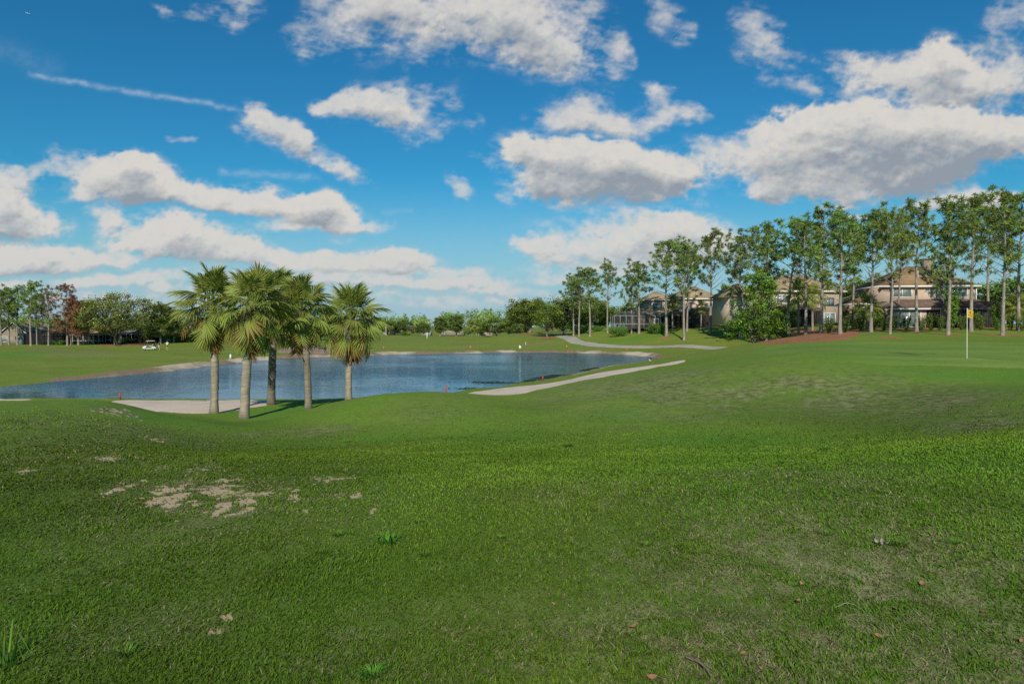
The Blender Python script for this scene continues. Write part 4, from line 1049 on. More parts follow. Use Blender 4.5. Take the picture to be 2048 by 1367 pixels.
plant_tree('feathery_tree', OLIVE, 8.0, 232, 163, 592, 'wide feathery olive green tree right of the rusty pines', 'tree', wide=1.1)
plant_tree('leafy_tree', CYP, 9.0, 1518, 92, 560, 'bright green leafy tree standing low in front of the pines by the mulch bed', 'tree', wide=1.16)
for px, Y, top, wd_, v, hh, lab in [(1128, 190, 600, 1.2, OAKD, 8, 'dark rounded tree behind the cart path bend, beside the pale young tree'), (1195, 185, 610, 1.1, OAKD, 8, 'shady tree behind the pines left of the lanai'),
        (1236, 172, 598, 1.0, YOUNG, 7, 'pale green tree behind the white framed lanai'), (1168, 200, 590, 1.2, OAK, 9, 'leafy tree between the cart path and the first pines')]:
    plant_tree('leafy_tree', v, hh, px, Y, top, lab, 'tree', wide=wd_)
for px, Y, top, v, hh, w_, lab in [(1725, 130, 560, OAKD, 8, 1.0, 'dark tree behind the gap between the tan and the pink house'), (2020, 125, 560, OAKD, 8, 1.4, 'dark tree behind the right corner of the pink house'), (2048, 112, 585, OAK, 9, 1.0, 'leafy tree at the right edge behind the pines'),
        (1985, 105, 600, YOUNG, 7, .9, 'small leafy tree at the right corner of the pink house'), (2100, 130, 560, OAKD, 8, 1.4, 'dark tree just outside the right edge'), (1465, 165, 590, OAKD, 8, 1.2, 'dark tree behind the dark lanai'), (1665, 150, 570, OAKD, 8, 1.0, 'dark tree behind the tan house'), (1992, 138, 598, OAKD, 8, 1.5, 'broad dark tree far behind the pink house corner'), (2066, 118, 600, OAKD, 8, 1.5, 'broad shady tree at the right edge behind the shrubs'), (2035, 150, 610, OAKD, 8, 1.7, 'shady tree filling the far right background'),  (1565, 112, 612, OAKD, 8, .9, 'low dark tree filling the gap right of the bright leafy tree'), (1702, 108, 606, YOUNG, 7, .9, 'small leafy tree at the right corner of the tan house'), (1752, 100, 614, OAKD, 8, .9, 'low shady tree before the red roofed wing'), (1300, 172, 606, OAKD, 8, 1.0, 'shady tree behind the grey wing of the second house')]:
    plant_tree('leafy_tree', v, hh, px, Y, top, lab, 'tree', wide=w_)
# trees on the far shore behind the palms
SH = 'trees on the mulch bed across the water behind the palms'
for k, (px, Y, top, v, hh, w_) in enumerate([(579, 146, 628, LPV[0], 14, 1.1), (586, 158, 640, LPV[1], 14, 1.0), (598, 142, 618, LPV[1], 14, 1.2), (613, 156, 640, LPV[0], 14, 1.0), (627, 141, 625, LPV[0], 14, 1.2), (667, 149, 630, LPV[1], 14, 1.2), (687, 149, 632, LPV[0], 14, 1.1), (718, 148, 650, LPV[0], 14, 1.2)]):
    plant_tree('pine_tree', v, 14, px, Y, top, ['first', 'second', 'third', 'fourth', 'fifth', 'sixth', 'seventh', 'eighth'][k]+' trunk from the left on the far shore mulch bed behind the palms', 'pine tree', SH, wide=w_)
FAR = [(775, 340, 642, OAKD, 8, 1.1, 'round tree just right of the palms, on the far tree line'), (808, 345, 640, OAKD, 8, 1.2, 'dark tree behind the pale far houses, second right of the palms'), (827, 330, 648, recolour(YOUNG, M['browning']), 7, .75, 'bare reddish tree on the far lawn edge'),
       (846, 325, 645, OAKD, 8, 1.1, 'dark green tree right of the bare reddish one'), (880, 330, 637, BUSHY, 9, 2.0, 'left one of two dark spreading pines on the far lawn edge'), (913, 330, 633, BUSHY, 9, 2.0, 'right one of two dark spreading pines on the far lawn edge'),
       (937, 325, 655, YOUNG, 7, 1.4, 'smaller bright round bushy tree below the far palms'), (961, 325, 652, YOUNG, 7, 1.5, 'larger bright round bushy tree below the far palms'), (993, 300, 636, OAKD, 8, 1.5, 'green domed tree left of the big oak'), (1018, 290, 641, OAK, 9, 1.2, 'tree between the domed tree and the big oak'), (1036, 270, 638, OAKD, 8, 1.2, 'tree touching the left side of the big oak'),
       (808, 320, 661, YOUNG, 7, 1.3, 'pale shrubby tree beside the dark far roof'), (455, 205, 650, OAKD, 8, 1.3, 'tree behind the white pool cage'), (520, 210, 650, OAK, 9, 1.1, 'tree seen between the second and third palm'), (548, 205, 640, YOUNG, 7, 1.3, 'pale tree seen behind the third palm'), (640, 230, 640, OAKD, 8, 1.5, 'far tree behind the fourth palm'), (400, 195, 640, OAKD, 8, 1.3, 'dark tree left of the white pool cage'), (380, 175, 650, OAKD, 8, 1.0, 'low dark tree behind the left palm trunk'), (500, 205, 655, OAKD, 8, 1.2, 'low tree right of the white pool cage'), (720, 260, 645, OAKD, 8, 1.4, 'far tree behind the right palm'),
       (5, 190, 640, OAKD, 8, 1.0, 'dark tree behind the gabled house'), (118, 195, 648, OAKD, 8, 1.3, 'tree behind the low red roofed house'), (205, 195, 646, OAKD, 8, 1.3, 'tree behind the orange roofed house'), (275, 195, 648, OAKD, 8, 1.3, 'dark tree behind the lanai house left of the palms')]
for px, Y, top, v, hh, w_, lab in FAR: plant_tree('leafy_tree', v, hh, px, Y, top, lab, 'tree', wide=w_)


# far wood: one mass nobody could count
def woods():
    r = np.random.default_rng(300); cs = []; rad = []; tone = []
    for k in range(640):
        px = r.uniform(-260, 1500) if k < 440 else r.uniform(1500, 2300); Y = r.uniform(395, 540) if px < 1150 else r.uniform(260, 420)
        tops = np.interp(px, [-200, 300, 760, 800, 850, 872, 885, 905, 925, 940, 960, 985, 1010, 1040, 1150, 1500, 2300], [640, 640, 640, 638, 639, 638, 634, 628, 631, 626, 624, 625, 629, 630, 622, 615, 600])
        x = (px-1024)/FPX*Y; zg = H1(x, Y); zt = P(px, tops-9+r.uniform(0, 9), Y)[2]; h = zt-zg
        wv = r.uniform(2.2, 4.2); m_ = 15
        v = r.normal(size=(m_, 3)); v /= np.linalg.norm(v, axis=1)[:, None]; v *= r.uniform(.3, 1, m_)[:, None]
        cs.append(np.array([x, Y, zg+h*.66]) + v*np.array([wv, wv, h*.42])); rad.append(np.full(m_, 1.0)*r.uniform(.8, 1.3)); tone.append(np.full(m_, r.uniform(.6, 1.35)))
    cs = np.concatenate(cs); rad = np.concatenate(rad); tone = np.concatenate(tone); per = 13; n = len(cs)*per
    pts = np.repeat(cs, per, 0)+r.normal(size=(n, 3))*np.repeat(rad, per)[:, None]*.75
    V_, F_ = leaf_quads(pts, np.full(n, .55), aspect=1.5, rs=r)
    t = np.repeat(tone, per)*r.uniform(.7, 1.3, n); t = np.stack([t*1.45+.35, t*1.30+.35, t*1.0+1.1], 1)  # pale bluish distance haze mixed into the leaf tint
    return mesh_data('woods', V_, F_, M['leaf'], False, np.repeat(t, 4, 0))


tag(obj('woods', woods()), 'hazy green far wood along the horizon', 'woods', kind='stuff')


# ------------------------------------------------------------------ sabal palms
def frond_mesh(seed, lp=.95, Lb=.95, nseg=38, droop=.5, fold=.0, half=112, dead=False, dry_tips=0.0):
    r = np.random.default_rng(seed); mb = MB()
    n = 8; cost = .34
    s = np.linspace(0, lp+cost, n); pit = .10 - droop*(s/(lp+cost))**2.2
    xs = np.concatenate([[0], np.cumsum(np.diff(s)*np.cos(pit[1:]))]); zs = np.concatenate([[0], np.cumsum(np.diff(s)*np.sin(pit[1:]))])
    path = np.stack([xs, np.zeros(n), zs], 1)
    g = (.85, 1.0, .6) if not dead else (.75, .6, .5)
    mb.add(*tube(path, np.linspace(.032, .008, n), 4, False), tint=g)
    Vs = []; Fs = []; Ts = []
    for i in range(nseg):
        ph = math.radians(-half + 2*half*(i+.5)/nseg + r.uniform(-1.5, 1.5))
        so = lp + cost*max(0, math.cos(ph))**1.5*.85
        k = np.interp(so, s, np.arange(n)); b = path_at(path, k/(n-1)); pt_ = np.interp(so, s, pit)
        T_ = np.array([math.cos(pt_), 0, math.sin(pt_)]); Nn = np.array([-math.sin(pt_), 0, math.cos(pt_)]); S = np.array([0, 1.0, 0])
        side = math.sin(ph); d = math.cos(ph)*T_ + side*(S*math.cos(fold) + Nn*math.sin(fold)*np.sign(side))
        L = Lb*(1-.30*abs(ph)/math.radians(half))*r.uniform(.9, 1.08) - cost*.35*max(0, math.cos(ph))
        wdir = np.cross(Nn, d); wdir /= np.linalg.norm(wdir)+1e-9
        up = np.cross(d, wdir); tw = (.55 if i % 2 else -.55); wv = wdir*math.cos(tw)+up*math.sin(tw)
        dth = 2*math.radians(half)/nseg
        st = np.array([.04, .28, .55, .80, 1.0]); hang = r.uniform(.18, .55)*(1+droop)
        if dead: hang = r.uniform(.3, .7)
        pts = b + d*(st*L)[:, None] + np.array([0, 0, -1.0])*(np.clip(st-.45, 0, 1)**1.7*L*hang*1.6)[:, None] + wdir*(np.clip(st-.5, 0, 1)**1.5*L*r.uniform(-.12, .12))[:, None]
        wst = np.array([.04*L*dth*.6, .28*L*dth*.58, min(.55*L*dth*.58, .042), .026, .003])
        Vv = np.stack([pts-wv*wst[:, None], pts+wv*wst[:, None]], 1).reshape(-1, 3)
        o = i*10; q = np.arange(4)*2+o
        Vs.append(Vv); Fs.append(np.stack([q, q+1, q+3, q+2], 1))
        base_t = r.uniform(.8, 1.15); tt = np.ones((5, 3))*base_t*np.array([[.9], [1.0], [1.0], [1.0], [.95]])
        if dry_tips and not dead:
            f = np.clip((st-(1-dry_tips*r.uniform(.4, 1.3)))/.25, 0, 1)[:, None]; tt = tt*(1-f)+np.array([1.55, .80, 1.4])*.9*f
        if dead: tt *= np.array([[1.0], [1.05], [.95], [.8], [.6]])*r.uniform(.6, 1.25)
        Ts.append(np.repeat(tt, 2, 0))
    mb.add(np.concatenate(Vs), [np.concatenate(Fs)], np.concatenate(Ts))
    return mb.data('frond', M['dead_frond'] if dead else M['frond'])


FR_UP = [frond_mesh(401, .85, 1.0, droop=.20, fold=.30), frond_mesh(402, .9, 1.0, droop=.28, fold=.22)]
FR_MID = [frond_mesh(403, 1.0, 1.02, droop=.55, fold=-.12), frond_mesh(404, .95, 1.0, droop=.7, fold=-.22), frond_mesh(405, 1.05, .98, droop=.6, fold=-.05)]
FR_LOW = [frond_mesh(406, .95, 1.0, droop=.9, fold=-.4, dry_tips=.22), frond_mesh(407, .9, .98, droop=1.0, fold=-.5, dry_tips=.45)]
FR_DEAD = [frond_mesh(408, .8, .85, 30, droop=1.3, fold=-.8, half=75, dead=True), frond_mesh(409, .75, .9, 26, droop=1.1, fold=-1.0, half=60, dead=True)]


def stalk_mesh(seed):
    r = np.random.default_rng(seed); mb = MB(); p = [np.zeros(3)]; d = np.array([.8, 0, .35])
    for _ in range(7): d = d+np.array([0, r.uniform(-.05, .05), -.19]); d /= np.linalg.norm(d); p.append(p[-1]+d*.19)
    p = np.array(p); mb.add(*tube(p, np.linspace(.014, .006, 8), 4, False))
    for k in range(150):
        a = path_at(p, r.uniform(.35, 1)); e = a+np.array([r.normal()*.12, r.normal()*.13, -abs(r.normal())*.25-.05]); mb.add(*tube(np.array([a, (a+e)/2+r.normal(size=3)*.02, e]), [.006, .005, .003], 3, False))
    return mb.data('flower_stalk', M['stalk'])


STALK = [stalk_mesh(420), stalk_mesh(421)]


def sabal(seed, px, Y, bend_px, bud_px, bud_py, rad, label, size=1.0, nf=46, ndead=7, nst=2, boots=26, trunk_dark=1.0, dead_hints=()):
    r = np.random.default_rng(seed); g = gp(px, Y); bud = P(bud_px, bud_py, Y); h = bud[2]-g[2]
    rt = empty('palm_tree', (g[0], g[1], g[2]-.06), 0, label, 'palm tree', 'five cabbage palms standing at the near lake shore')
    bx = bud[0]-g[0]; m = depth_scale(g)
    t = np.linspace(0, 1, 40); x = bx*t + bend_px*m*np.sin(t*PI); pth = np.stack([x, .15*np.sin(t*4+seed)*t, h*t], 1)
    rr = rad*np.interp(t, [0, .03, .10, .6, .85, 1], [1.32, 1.18, 1.03, .95, 1.08, .8])
    mb = MB(); V_, F_ = tube(pth, rr, 14)
    V_ = V_ + (fbm(V_[:, 2]*7, V_[:, 0]*3+V_[:, 1]*3, seed, 3)-.5)[:, None]*np.array([.035, .035, 0])
    tn_ = trunk_dark*(.62+.75*fbm(V_[:, 2]*1.3+seed*5, np.arctan2(V_[:, 1]-np.interp(V_[:, 2], pth[:, 2], pth[:, 1]), V_[:, 0]-np.interp(V_[:, 2], pth[:, 2], pth[:, 0]))*.9, seed, 4))*np.interp(V_[:, 2]/h, [0, .05, .12, .6, .75, 1], [.7, .9, 1, 1, .8, .6])  # trunk_dark paints the shade of neighbouring crowns into the bark tint
    mb.add(V_, F_, tn_[:, None]*np.array([1.0, .985, .96]))
    # old leaf bases on the upper trunk
    for k in range(boots):
        tk = r.uniform(.70, .97); c = path_at(pth, tk); a = 2.4*k+r.uniform(-.4, .4); d = np.array([math.cos(a), math.sin(a), 0]); rl = float(np.interp(tk, t, rr))
        e = c+d*(rl+r.uniform(.03, .10))+np.array([0, 0, r.uniform(.10, .26)]); sgn = np.cross(d, [0, 0, 1])
        V4 = np.array([c+d*rl*.9-sgn*.07, c+d*rl*.9+sgn*.07, e+sgn*.03, e-sgn*.03, c+d*rl*.7+np.array([0, 0, .2])-sgn*.05, c+d*rl*.7+np.array([0, 0, .2])+sgn*.05])
        mb.add(V4, np.array([(0, 1, 2, 3), (3, 2, 5, 4), (0, 3, 4, 4), (1, 5, 2, 2)])[:2], tuple(np.array([.85, .72, .6])*r.uniform(.5, 1.1)))
    mb.build('trunk', M['palm_bark'], rt, True)
    top = pth[-1]
    for k in range(nf):
        f = (k+.5)/nf; el = math.radians(np.interp(f, [0, .15, .45, .75, 1], [84, 62, 30, -8, -50])+r.uniform(-10, 10)); az = k*2.39996+seed+r.uniform(-.25, .25)
        me = FR_UP[k % 2] if f < .30 else (FR_MID[k % 3] if f < .74 else FR_LOW[k % 2])
        z0 = -np.interp(f, [0, 1], [0, .75])
        o = obj('frond', me, rt, (top[0]+math.cos(az)*.08, top[1]+math.sin(az)*.08, top[2]+z0), (r.uniform(-.75, .75), -el, az), size*r.uniform(.70, .97))
    for k in range(ndead):
        if k < len(dead_hints): az, el, sc_, zz = dead_hints[k]
        else: az = k*2.39996*1.3+seed*1.7; el = r.uniform(-70, -48); sc_ = r.uniform(.75, 1.0); zz = -.85-r.uniform(0, .3)
        obj('dead_frond', FR_DEAD[k % 2], rt, (top[0]+math.cos(az)*.12, top[1]+math.sin(az)*.12, top[2]+zz), (r.uniform(-.3, .3), -math.radians(el), az), size*sc_)
    for k in range(nst):
        az = -PI/2 + (k-(nst-1)/2)*1.5 + r.uniform(-.4, .4)
        obj('flower_stalk', STALK[k % 2], rt, (top[0], top[1], top[2]-.25), (0, r.uniform(-.2, .3), az), size*r.uniform(.9, 1.2))
    return rt


sabal(1, 428, 33, 2, 425, 598, .185, 'leftmost cabbage palm with a straight pale trunk and the highest crown', 1.0, 58, 9, 3, dead_hints=[(-2.6, -55, 1.0, -.9), (-2.2, -62, 1.05, -1.0), (-1.4, -68, 1.0, -1.05), (-.7, -60, .95, -.95)])
sabal(2, 488, 31, -3, 508, 600, .205, 'cabbage palm second from the left, leaning right, with a big orange dead frond', 1.0, 58, 7, 3, dead_hints=[(-2.75, -42, 1.2, -.15), (-2.45, -55, 1.15, -.3), (-2.95, -58, 1.1, -.45), (-1.3, -66, 1.0, -.75)])
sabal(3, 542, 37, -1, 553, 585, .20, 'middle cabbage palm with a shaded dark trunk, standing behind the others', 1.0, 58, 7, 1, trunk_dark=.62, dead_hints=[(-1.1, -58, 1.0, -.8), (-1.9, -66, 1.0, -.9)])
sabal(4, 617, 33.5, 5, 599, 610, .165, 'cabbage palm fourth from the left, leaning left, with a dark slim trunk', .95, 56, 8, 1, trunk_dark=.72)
sabal(5, 697, 35, -2, 703, 625, .165, 'rightmost cabbage palm, shorter, with a brown dead frond hanging on the trunk', 1.0, 58, 10, 3, dead_hints=[(-.9, -80, 1.0, -1.3), (PI*1.1, -60, 1.0, -.8), (-.3, -60, 1.0, -.9)])


# small garden palms
def merge_fronds(seed, nf, size, hang=-30, tone=1.0):
    r = np.random.default_rng(seed); mb = MB()
    for k in range(nf):
        src = [FR_UP[0], FR_MID[0], FR_MID[1], FR_LOW[0]][min(3, int(k/nf*4))]
        n = len(src.vertices); co = np.empty(n*3); src.vertices.foreach_get('co', co); co = co.reshape(-1, 3)
        el = math.radians(np.interp(k/nf, [0, 1], [80, hang])); R_ = (Matrix.Rotation(k*2.4+seed, 3, 'Z') @ Matrix.Rotation(-el, 3, 'Y'))
        co = co @ np.array(R_).T*size*r.uniform(.85, 1.1)
        mb.add(co, [np.array([p.vertices[:] for p in src.polygons if len(p.vertices) == 4])], (tone, tone, tone))
    return mb.data('palm_crown', M['frond'])


PALM_CROWN = merge_fronds(7, 22, 1.0)
_t = MB(); _t.add(*tube(np.array([[0, 0, 0], [.05, 0, 2], [0, .05, 4]]), [.2, .16, .17], 8)); PALM_TRUNK = _t.data('palm_trunk', M['palm_bark'], True)
for px, Y, top, lab, sc_ in [(1402, 152, 603, 'small fan palm in front of the second house wall', .95), (1450, 140, 572, 'tall garden palm right of the dark lanai', 1.3), (1345, 154, 590, 'palm half hidden behind the forked pine at the second house', 1.2), (1597, 103, 565, 'brown trunked palm at the left corner of the tan house', 1.35), (1625, 106, 572, 'second brown trunked palm beside the tan house', 1.2), (1735, 93, 590, 'palm between the tan and the pink house', 1.2), (1716, 96, 618, 'low palm in the shrubs left of the pink house', 1.0), (2035, 96, 592, 'dark palm behind the pine at the right edge', 1.2),
        (939, 335, 641, 'leftmost of four far palms above the bright bushes', 1.7), (944, 335, 644, 'second of four far palms above the bright bushes', 1.5), (953, 335, 640, 'third of four far palms above the bright bushes', 1.7), (957, 335, 643, 'rightmost of four far palms above the bright bushes', 1.5)]:
    g = gp(px, Y); zt = P(px, top, Y)[2]; h = zt-g[2]
    rt = empty('garden_palm', (g[0], g[1], g[2]-.05), random.uniform(0, 6), lab, 'palm tree', 'small palms beside the far houses')
    th = max(.5, h-1.4*sc_)
    obj('trunk', PALM_TRUNK, rt, (0, 0, 0), (0, 0, 0), (1, 1, th/4)); obj('crown', PALM_CROWN, rt, (0, 0, th), (0, 0, 0), sc_)


# shrubs
def shrub_mesh(seed, h=2.6, w=2.0, n=900, upright=True, tone=(1, 1, 1), leaf=.10):
    r = np.random.default_rng(seed); mb = MB(); ns = 16; P_ = []
    for k in range(ns):
        a = r.uniform(0, 6.28); s_ = r.uniform(.2, 1); e = np.array([math.cos(a)*w/2*s_, math.sin(a)*w/2*s_, h*r.uniform(.75, 1.05)]); b = np.array([math.cos(a)*.12, math.sin(a)*.12, 0])
        p = np.array([b, (b+e)/2+np.array([0, 0, .12]), e]); mb.add(*tube(p, [.03, .018, .006], 3, False), tint=(.6, .5, .4))
        for q in range(n//ns): P_.append(path_at(p, r.uniform(.12, 1))+r.normal(size=3)*np.array([.12, .12, .10])*w/2)
    P_ = np.array(P_); V_, F_ = leaf_quads(P_, np.full(len(P_), leaf), aspect=2.6, rs=r)
    t = r.uniform(.6, 1.35, len(P_))[:, None]*np.array(tone); mb.add(V_, [F_], np.repeat(t, 4, 0))
    return mb.data('shrub', M['leaf'])


SHR = [shrub_mesh(501, tone=(1.1, 1.05, 1)), shrub_mesh(502, 2.3, 2.2, tone=(.95, 1.0, 1)), shrub_mesh(503, 2.8, 1.7, tone=(1.25, 1.1, 1))]
names_ord = ['first', 'second', 'third', 'fourth', 'fifth', 'sixth', 'seventh', 'eighth', 'ninth', 'tenth', 'eleventh', 'twelfth', 'thirteenth', 'fourteenth', 'fifteenth', 'sixteenth']
for k, (px, top) in enumerate([(1658, 634), (1690, 632), (1722, 630), (1748, 628), (1769, 626), (1790, 632), (1812, 628), (1843, 626), (1862, 628), (1880, 630), (1922, 625), (1948, 626), (1962, 628), (1994, 630), (2020, 628), (2044, 630)]):
    Y = 90 - k*.5; g = gp(px, Y); s = (P(px, top, Y)[2]-g[2])/2.6
    tag(obj('shrub', SHR[k % 3], None, tuple(g-np.array([0, 0, .05])), (0, 0, k*1.7), (s*1.05, s*1.05, s)), names_ord[k]+' shrub from the left in the upright row before the tan and pink houses', 'shrub', 'shrubs in a row in front of the right hand houses')
BAM = shrub_mesh(504, 4.2, 1.6, 1500, tone=(1.2, 1.25, .8), leaf=.16)
for px, Y, top, lab in [(1905, 89, 577, 'tall clump of bamboo beside the dark lanai of the pink house'), (1992, 88, 606, 'yellow stemmed bamboo clump at the right corner of the pink house')]:
    g = gp(px, Y); s = (P(px, top, Y)[2]-g[2])/4.2; tag(obj('bamboo', BAM, None, tuple(g), (0, 0, 1.0), s), lab, 'bamboo')
HED = shrub_mesh(505, 1.2, 2.6, 1500, tone=(.9, 1.1, .9), leaf=.09)
for px, Y, top, lab, w_ in [(1319, 150, 647, 'clipped hedge beside the white screen door', 1.0), (1160, 180, 650, 'low hedge under the first pines', 2.0), (1195, 175, 652, 'low hedge beside the left lanai corner', 2.0), (365, 176, 668, 'clipped dark hedge between the cart and the left palm', 3.2), (392, 178, 670, 'long dark hedge behind the left palm', 3.2), (812, 330, 666, 'dark hedge below the far dark roof', 4), (250, 172, 676, 'hedge below the feathery tree', 2.0), (480, 195, 672, 'hedge right of the white pool cage', 2.5), (120, 168, 680, 'low bushes in front of the black lanai', 2.0), (305, 171, 680, 'low bushes by the grey roofed lanai', 1.6),
        (1240, 154, 655, 'low plants in front of the white framed lanai', 1.3), (1300, 153, 655, 'low plants below the white framed lanai door', .9), (1450, 148, 650, 'hedge in front of the dark lanai', 2.4)]:
    g = gp(px, Y); s = (P(px, top, Y)[2]-g[2])/1.2; tag(obj('hedge', HED, None, tuple(g-np.array([0, 0, .05])), (0, 0, 0), (s*w_, s, s)), lab, 'hedge')

# ------------------------------------------------------------------ houses
def shingle_mat(name, c):
    m, nt, _, L = new_mat(name); pos = obj_pos(nt)
    b = N(nt, 'ShaderNodeTexBrick'); b.inputs['Scale'].default_value = 1.0; b.inputs['Brick Width'].default_value = .55; b.inputs['Row Height'].default_value = .16; b.inputs['Mortar Size'].default_value = .012
    b.inputs['Color1'].default_value = (*[v*1.15 for v in c], 1); b.inputs['Color2'].default_value = (*[v*.8 for v in c], 1); b.inputs['Mortar'].default_value = (*[v*.45 for v in c], 1)
    sx = N(nt, 'ShaderNodeSeparateXYZ'); L.new(pos, sx.inputs[0]); cb = N(nt, 'ShaderNodeCombineXYZ'); L.new(math_(nt, 'ADD', sx.outputs[0], math_(nt, 'MULTIPLY', sx.outputs[1], .3)), cb.inputs[0]); L.new(sx.outputs[2], cb.inputs[1]); L.new(cb.outputs[0], b.inputs['Vector'])
    f = noise(nt, .8, 5, .6, pos); f2 = noise(nt, 14, 3, .6, pos)
    col = mixc(nt, maprange(nt, f, .35, .65, 0, .45), b.outputs[0], tuple(v*.6 for v in c)); col = mixc(nt, maprange(nt, f2, .5, .8, 0, .4), col, tuple(v*1.5 for v in c))
    principled(nt, col, .9, bump(nt, f2, .3, .03), .15); return m


def glass_mat():
    m, nt, _, L = new_mat('window_glass'); pos = obj_pos(nt); f = noise(nt, 1.3, 2, .5, pos)
    w = N(nt, 'ShaderNodeTexWave'); w.inputs['Scale'].default_value = 6; w.inputs['Distortion'].default_value = .6; L.new(pos, w.inputs[0])
    c = mixc(nt, maprange(nt, f, .35, .65), (0.10, 0.13, 0.14), (0.24, 0.27, 0.26)); c = mixc(nt, math_(nt, 'MULTIPLY', w.outputs['Fac'], .25), c, (.34, .36, .34))
    principled(nt, c, .08, None, .6); return m


def screen_mat(name, c, alpha):
    m, nt, _, L = new_mat(name)
    d = N(nt, 'ShaderNodeBsdfDiffuse'); f = noise(nt, 2.5, 3, .5, obj_pos(nt)); L.new(mixc(nt, f, tuple(v*.7 for v in c), tuple(v*1.3 for v in c)), d.inputs[0])
    t = N(nt, 'ShaderNodeBsdfTransparent'); mx = N(nt, 'ShaderNodeMixShader'); mx.inputs[0].default_value = alpha
    L.new(t.outputs[0], mx.inputs[1]); L.new(d.outputs[0], mx.inputs[2]); o = N(nt, 'ShaderNodeOutputMaterial'); L.new(mx.outputs[0], o.inputs[0]); return m


M['pink'] = simple('pink_stucco', (0.48, 0.36, 0.285), .9, .14, 1.2, .1, bmp=.15)
M['tan'] = simple('tan_stucco', (0.44, 0.345, 0.26), .9, .14, 1.2, .1, bmp=.15)
M['beige'] = simple('beige_stucco', (0.24, 0.20, 0.155), .9, .14, 1.2, .1, bmp=.15)
M['grey_wall'] = simple('grey_stucco', (0.34, 0.33, 0.34), .9, .12, 1.2, .1)
M['roof_brown'] = shingle_mat('brown_shingle', (0.33, 0.215, 0.12)); M['roof_tan'] = shingle_mat('tan_shingle', (0.38, 0.285, 0.175)); M['roof_red'] = shingle_mat('red_shingle', (0.30, 0.15, 0.105))
M['roof_dark'] = shingle_mat('dark_shingle', (0.17, 0.115, 0.085)); M['roof_grey'] = shingle_mat('grey_shingle', (0.23, 0.20, 0.185)); M['roof_orange'] = shingle_mat('orange_shingle', (0.36, 0.19, 0.10))
M['white'] = simple('white_trim', (0.74, 0.73, 0.70), .6, .08, 2.0); M['glass'] = glass_mat()
M['screen'] = screen_mat('dark_screen', (0.022, 0.022, 0.026), .72); M['screen_light'] = screen_mat('light_screen', (0.10, 0.11, 0.11), .38)
M['screen_dim'] = screen_mat('dim_screen', (0.045, 0.048, 0.048), .55); M['bronze'] = simple('bronze_frame', (0.03, 0.027, 0.025), .5, .2); M['pale_frame'] = simple('pale_frame', (0.36, 0.37, 0.37), .6, .1); M['interior'] = simple('shaded_patio', (0.16, 0.14, 0.12), .9, .3, .8)
M['white_door'] = simple('white_door', (0.62, 0.64, 0.62), .5, .08)


def hip(w, d, z0, rise, ridge, ov=.45, cx=0.0, cy=0.0, gable=False):
    x, y = w/2+ov, d/2+ov; r = ridge/2
    if gable:   # ridge runs front to back, gable faces the front
        V_ = [(-x,-y,z0),(x,-y,z0),(x,y,z0),(-x,y,z0),(0,-y,z0+rise),(0,y,z0+rise)]
        F4 = [(0,4,5,3),(1,2,5,4),(0,3,2,1)]; F3 = [(0,1,4),(2,3,5)]
    else:
        V_ = [(-x,-y,z0),(x,-y,z0),(x,y,z0),(-x,y,z0),(-r,0,z0+rise),(r,0,z0+rise)]
        F4 = [(0,1,5,4),(2,3,4,5),(0,3,2,1)]; F3 = [(1,2,5),(3,0,4)]
    return np.array(V_, float)+np.array([cx, cy, 0]), [np.array(F4), np.array(F3)]


def ring(mb, w, d, z, h, ov, cx=0.0, cy=0.0, t=.06):
    x, y = w/2+ov, d/2+ov
    mb.box((cx, cy-y-t/2, z), (2*x+2*t, t, h)); mb.box((cx, cy+y+t/2, z), (2*x+2*t, t, h)); mb.box((cx-x-t/2, cy, z), (t, 2*y, h)); mb.box((cx+x+t/2, cy, z), (t, 2*y, h))


def window(root, x, z, w, h, y, n=2, frame='white', dx=0, pane='glass'):
    """front window centred at x, sill height z, on the wall plane at depth y"""
    f = MB(); t = .09
    for a, b in (((x, y-.04, z-t/2), (w+2*t, .09, t)), ((x, y-.04, z+h+t/2), (w+2*t, .09, t)), ((x-w/2-t/2, y-.04, z+h/2), (t, .09, h)), ((x+w/2+t/2, y-.04, z+h/2), (t, .09, h))): f.box(a, b)
    for k in range(1, n): f.box((x-w/2+w*k/n, y-.035, z+h/2), (.07, .07, h-.004))
    wn = f.build('window', M[frame], root)
    g = MB(); g.box((x, y-.012, z+h/2), (w-.004, .02, h-.004)); g.build('pane', M[pane], wn)
    return wn


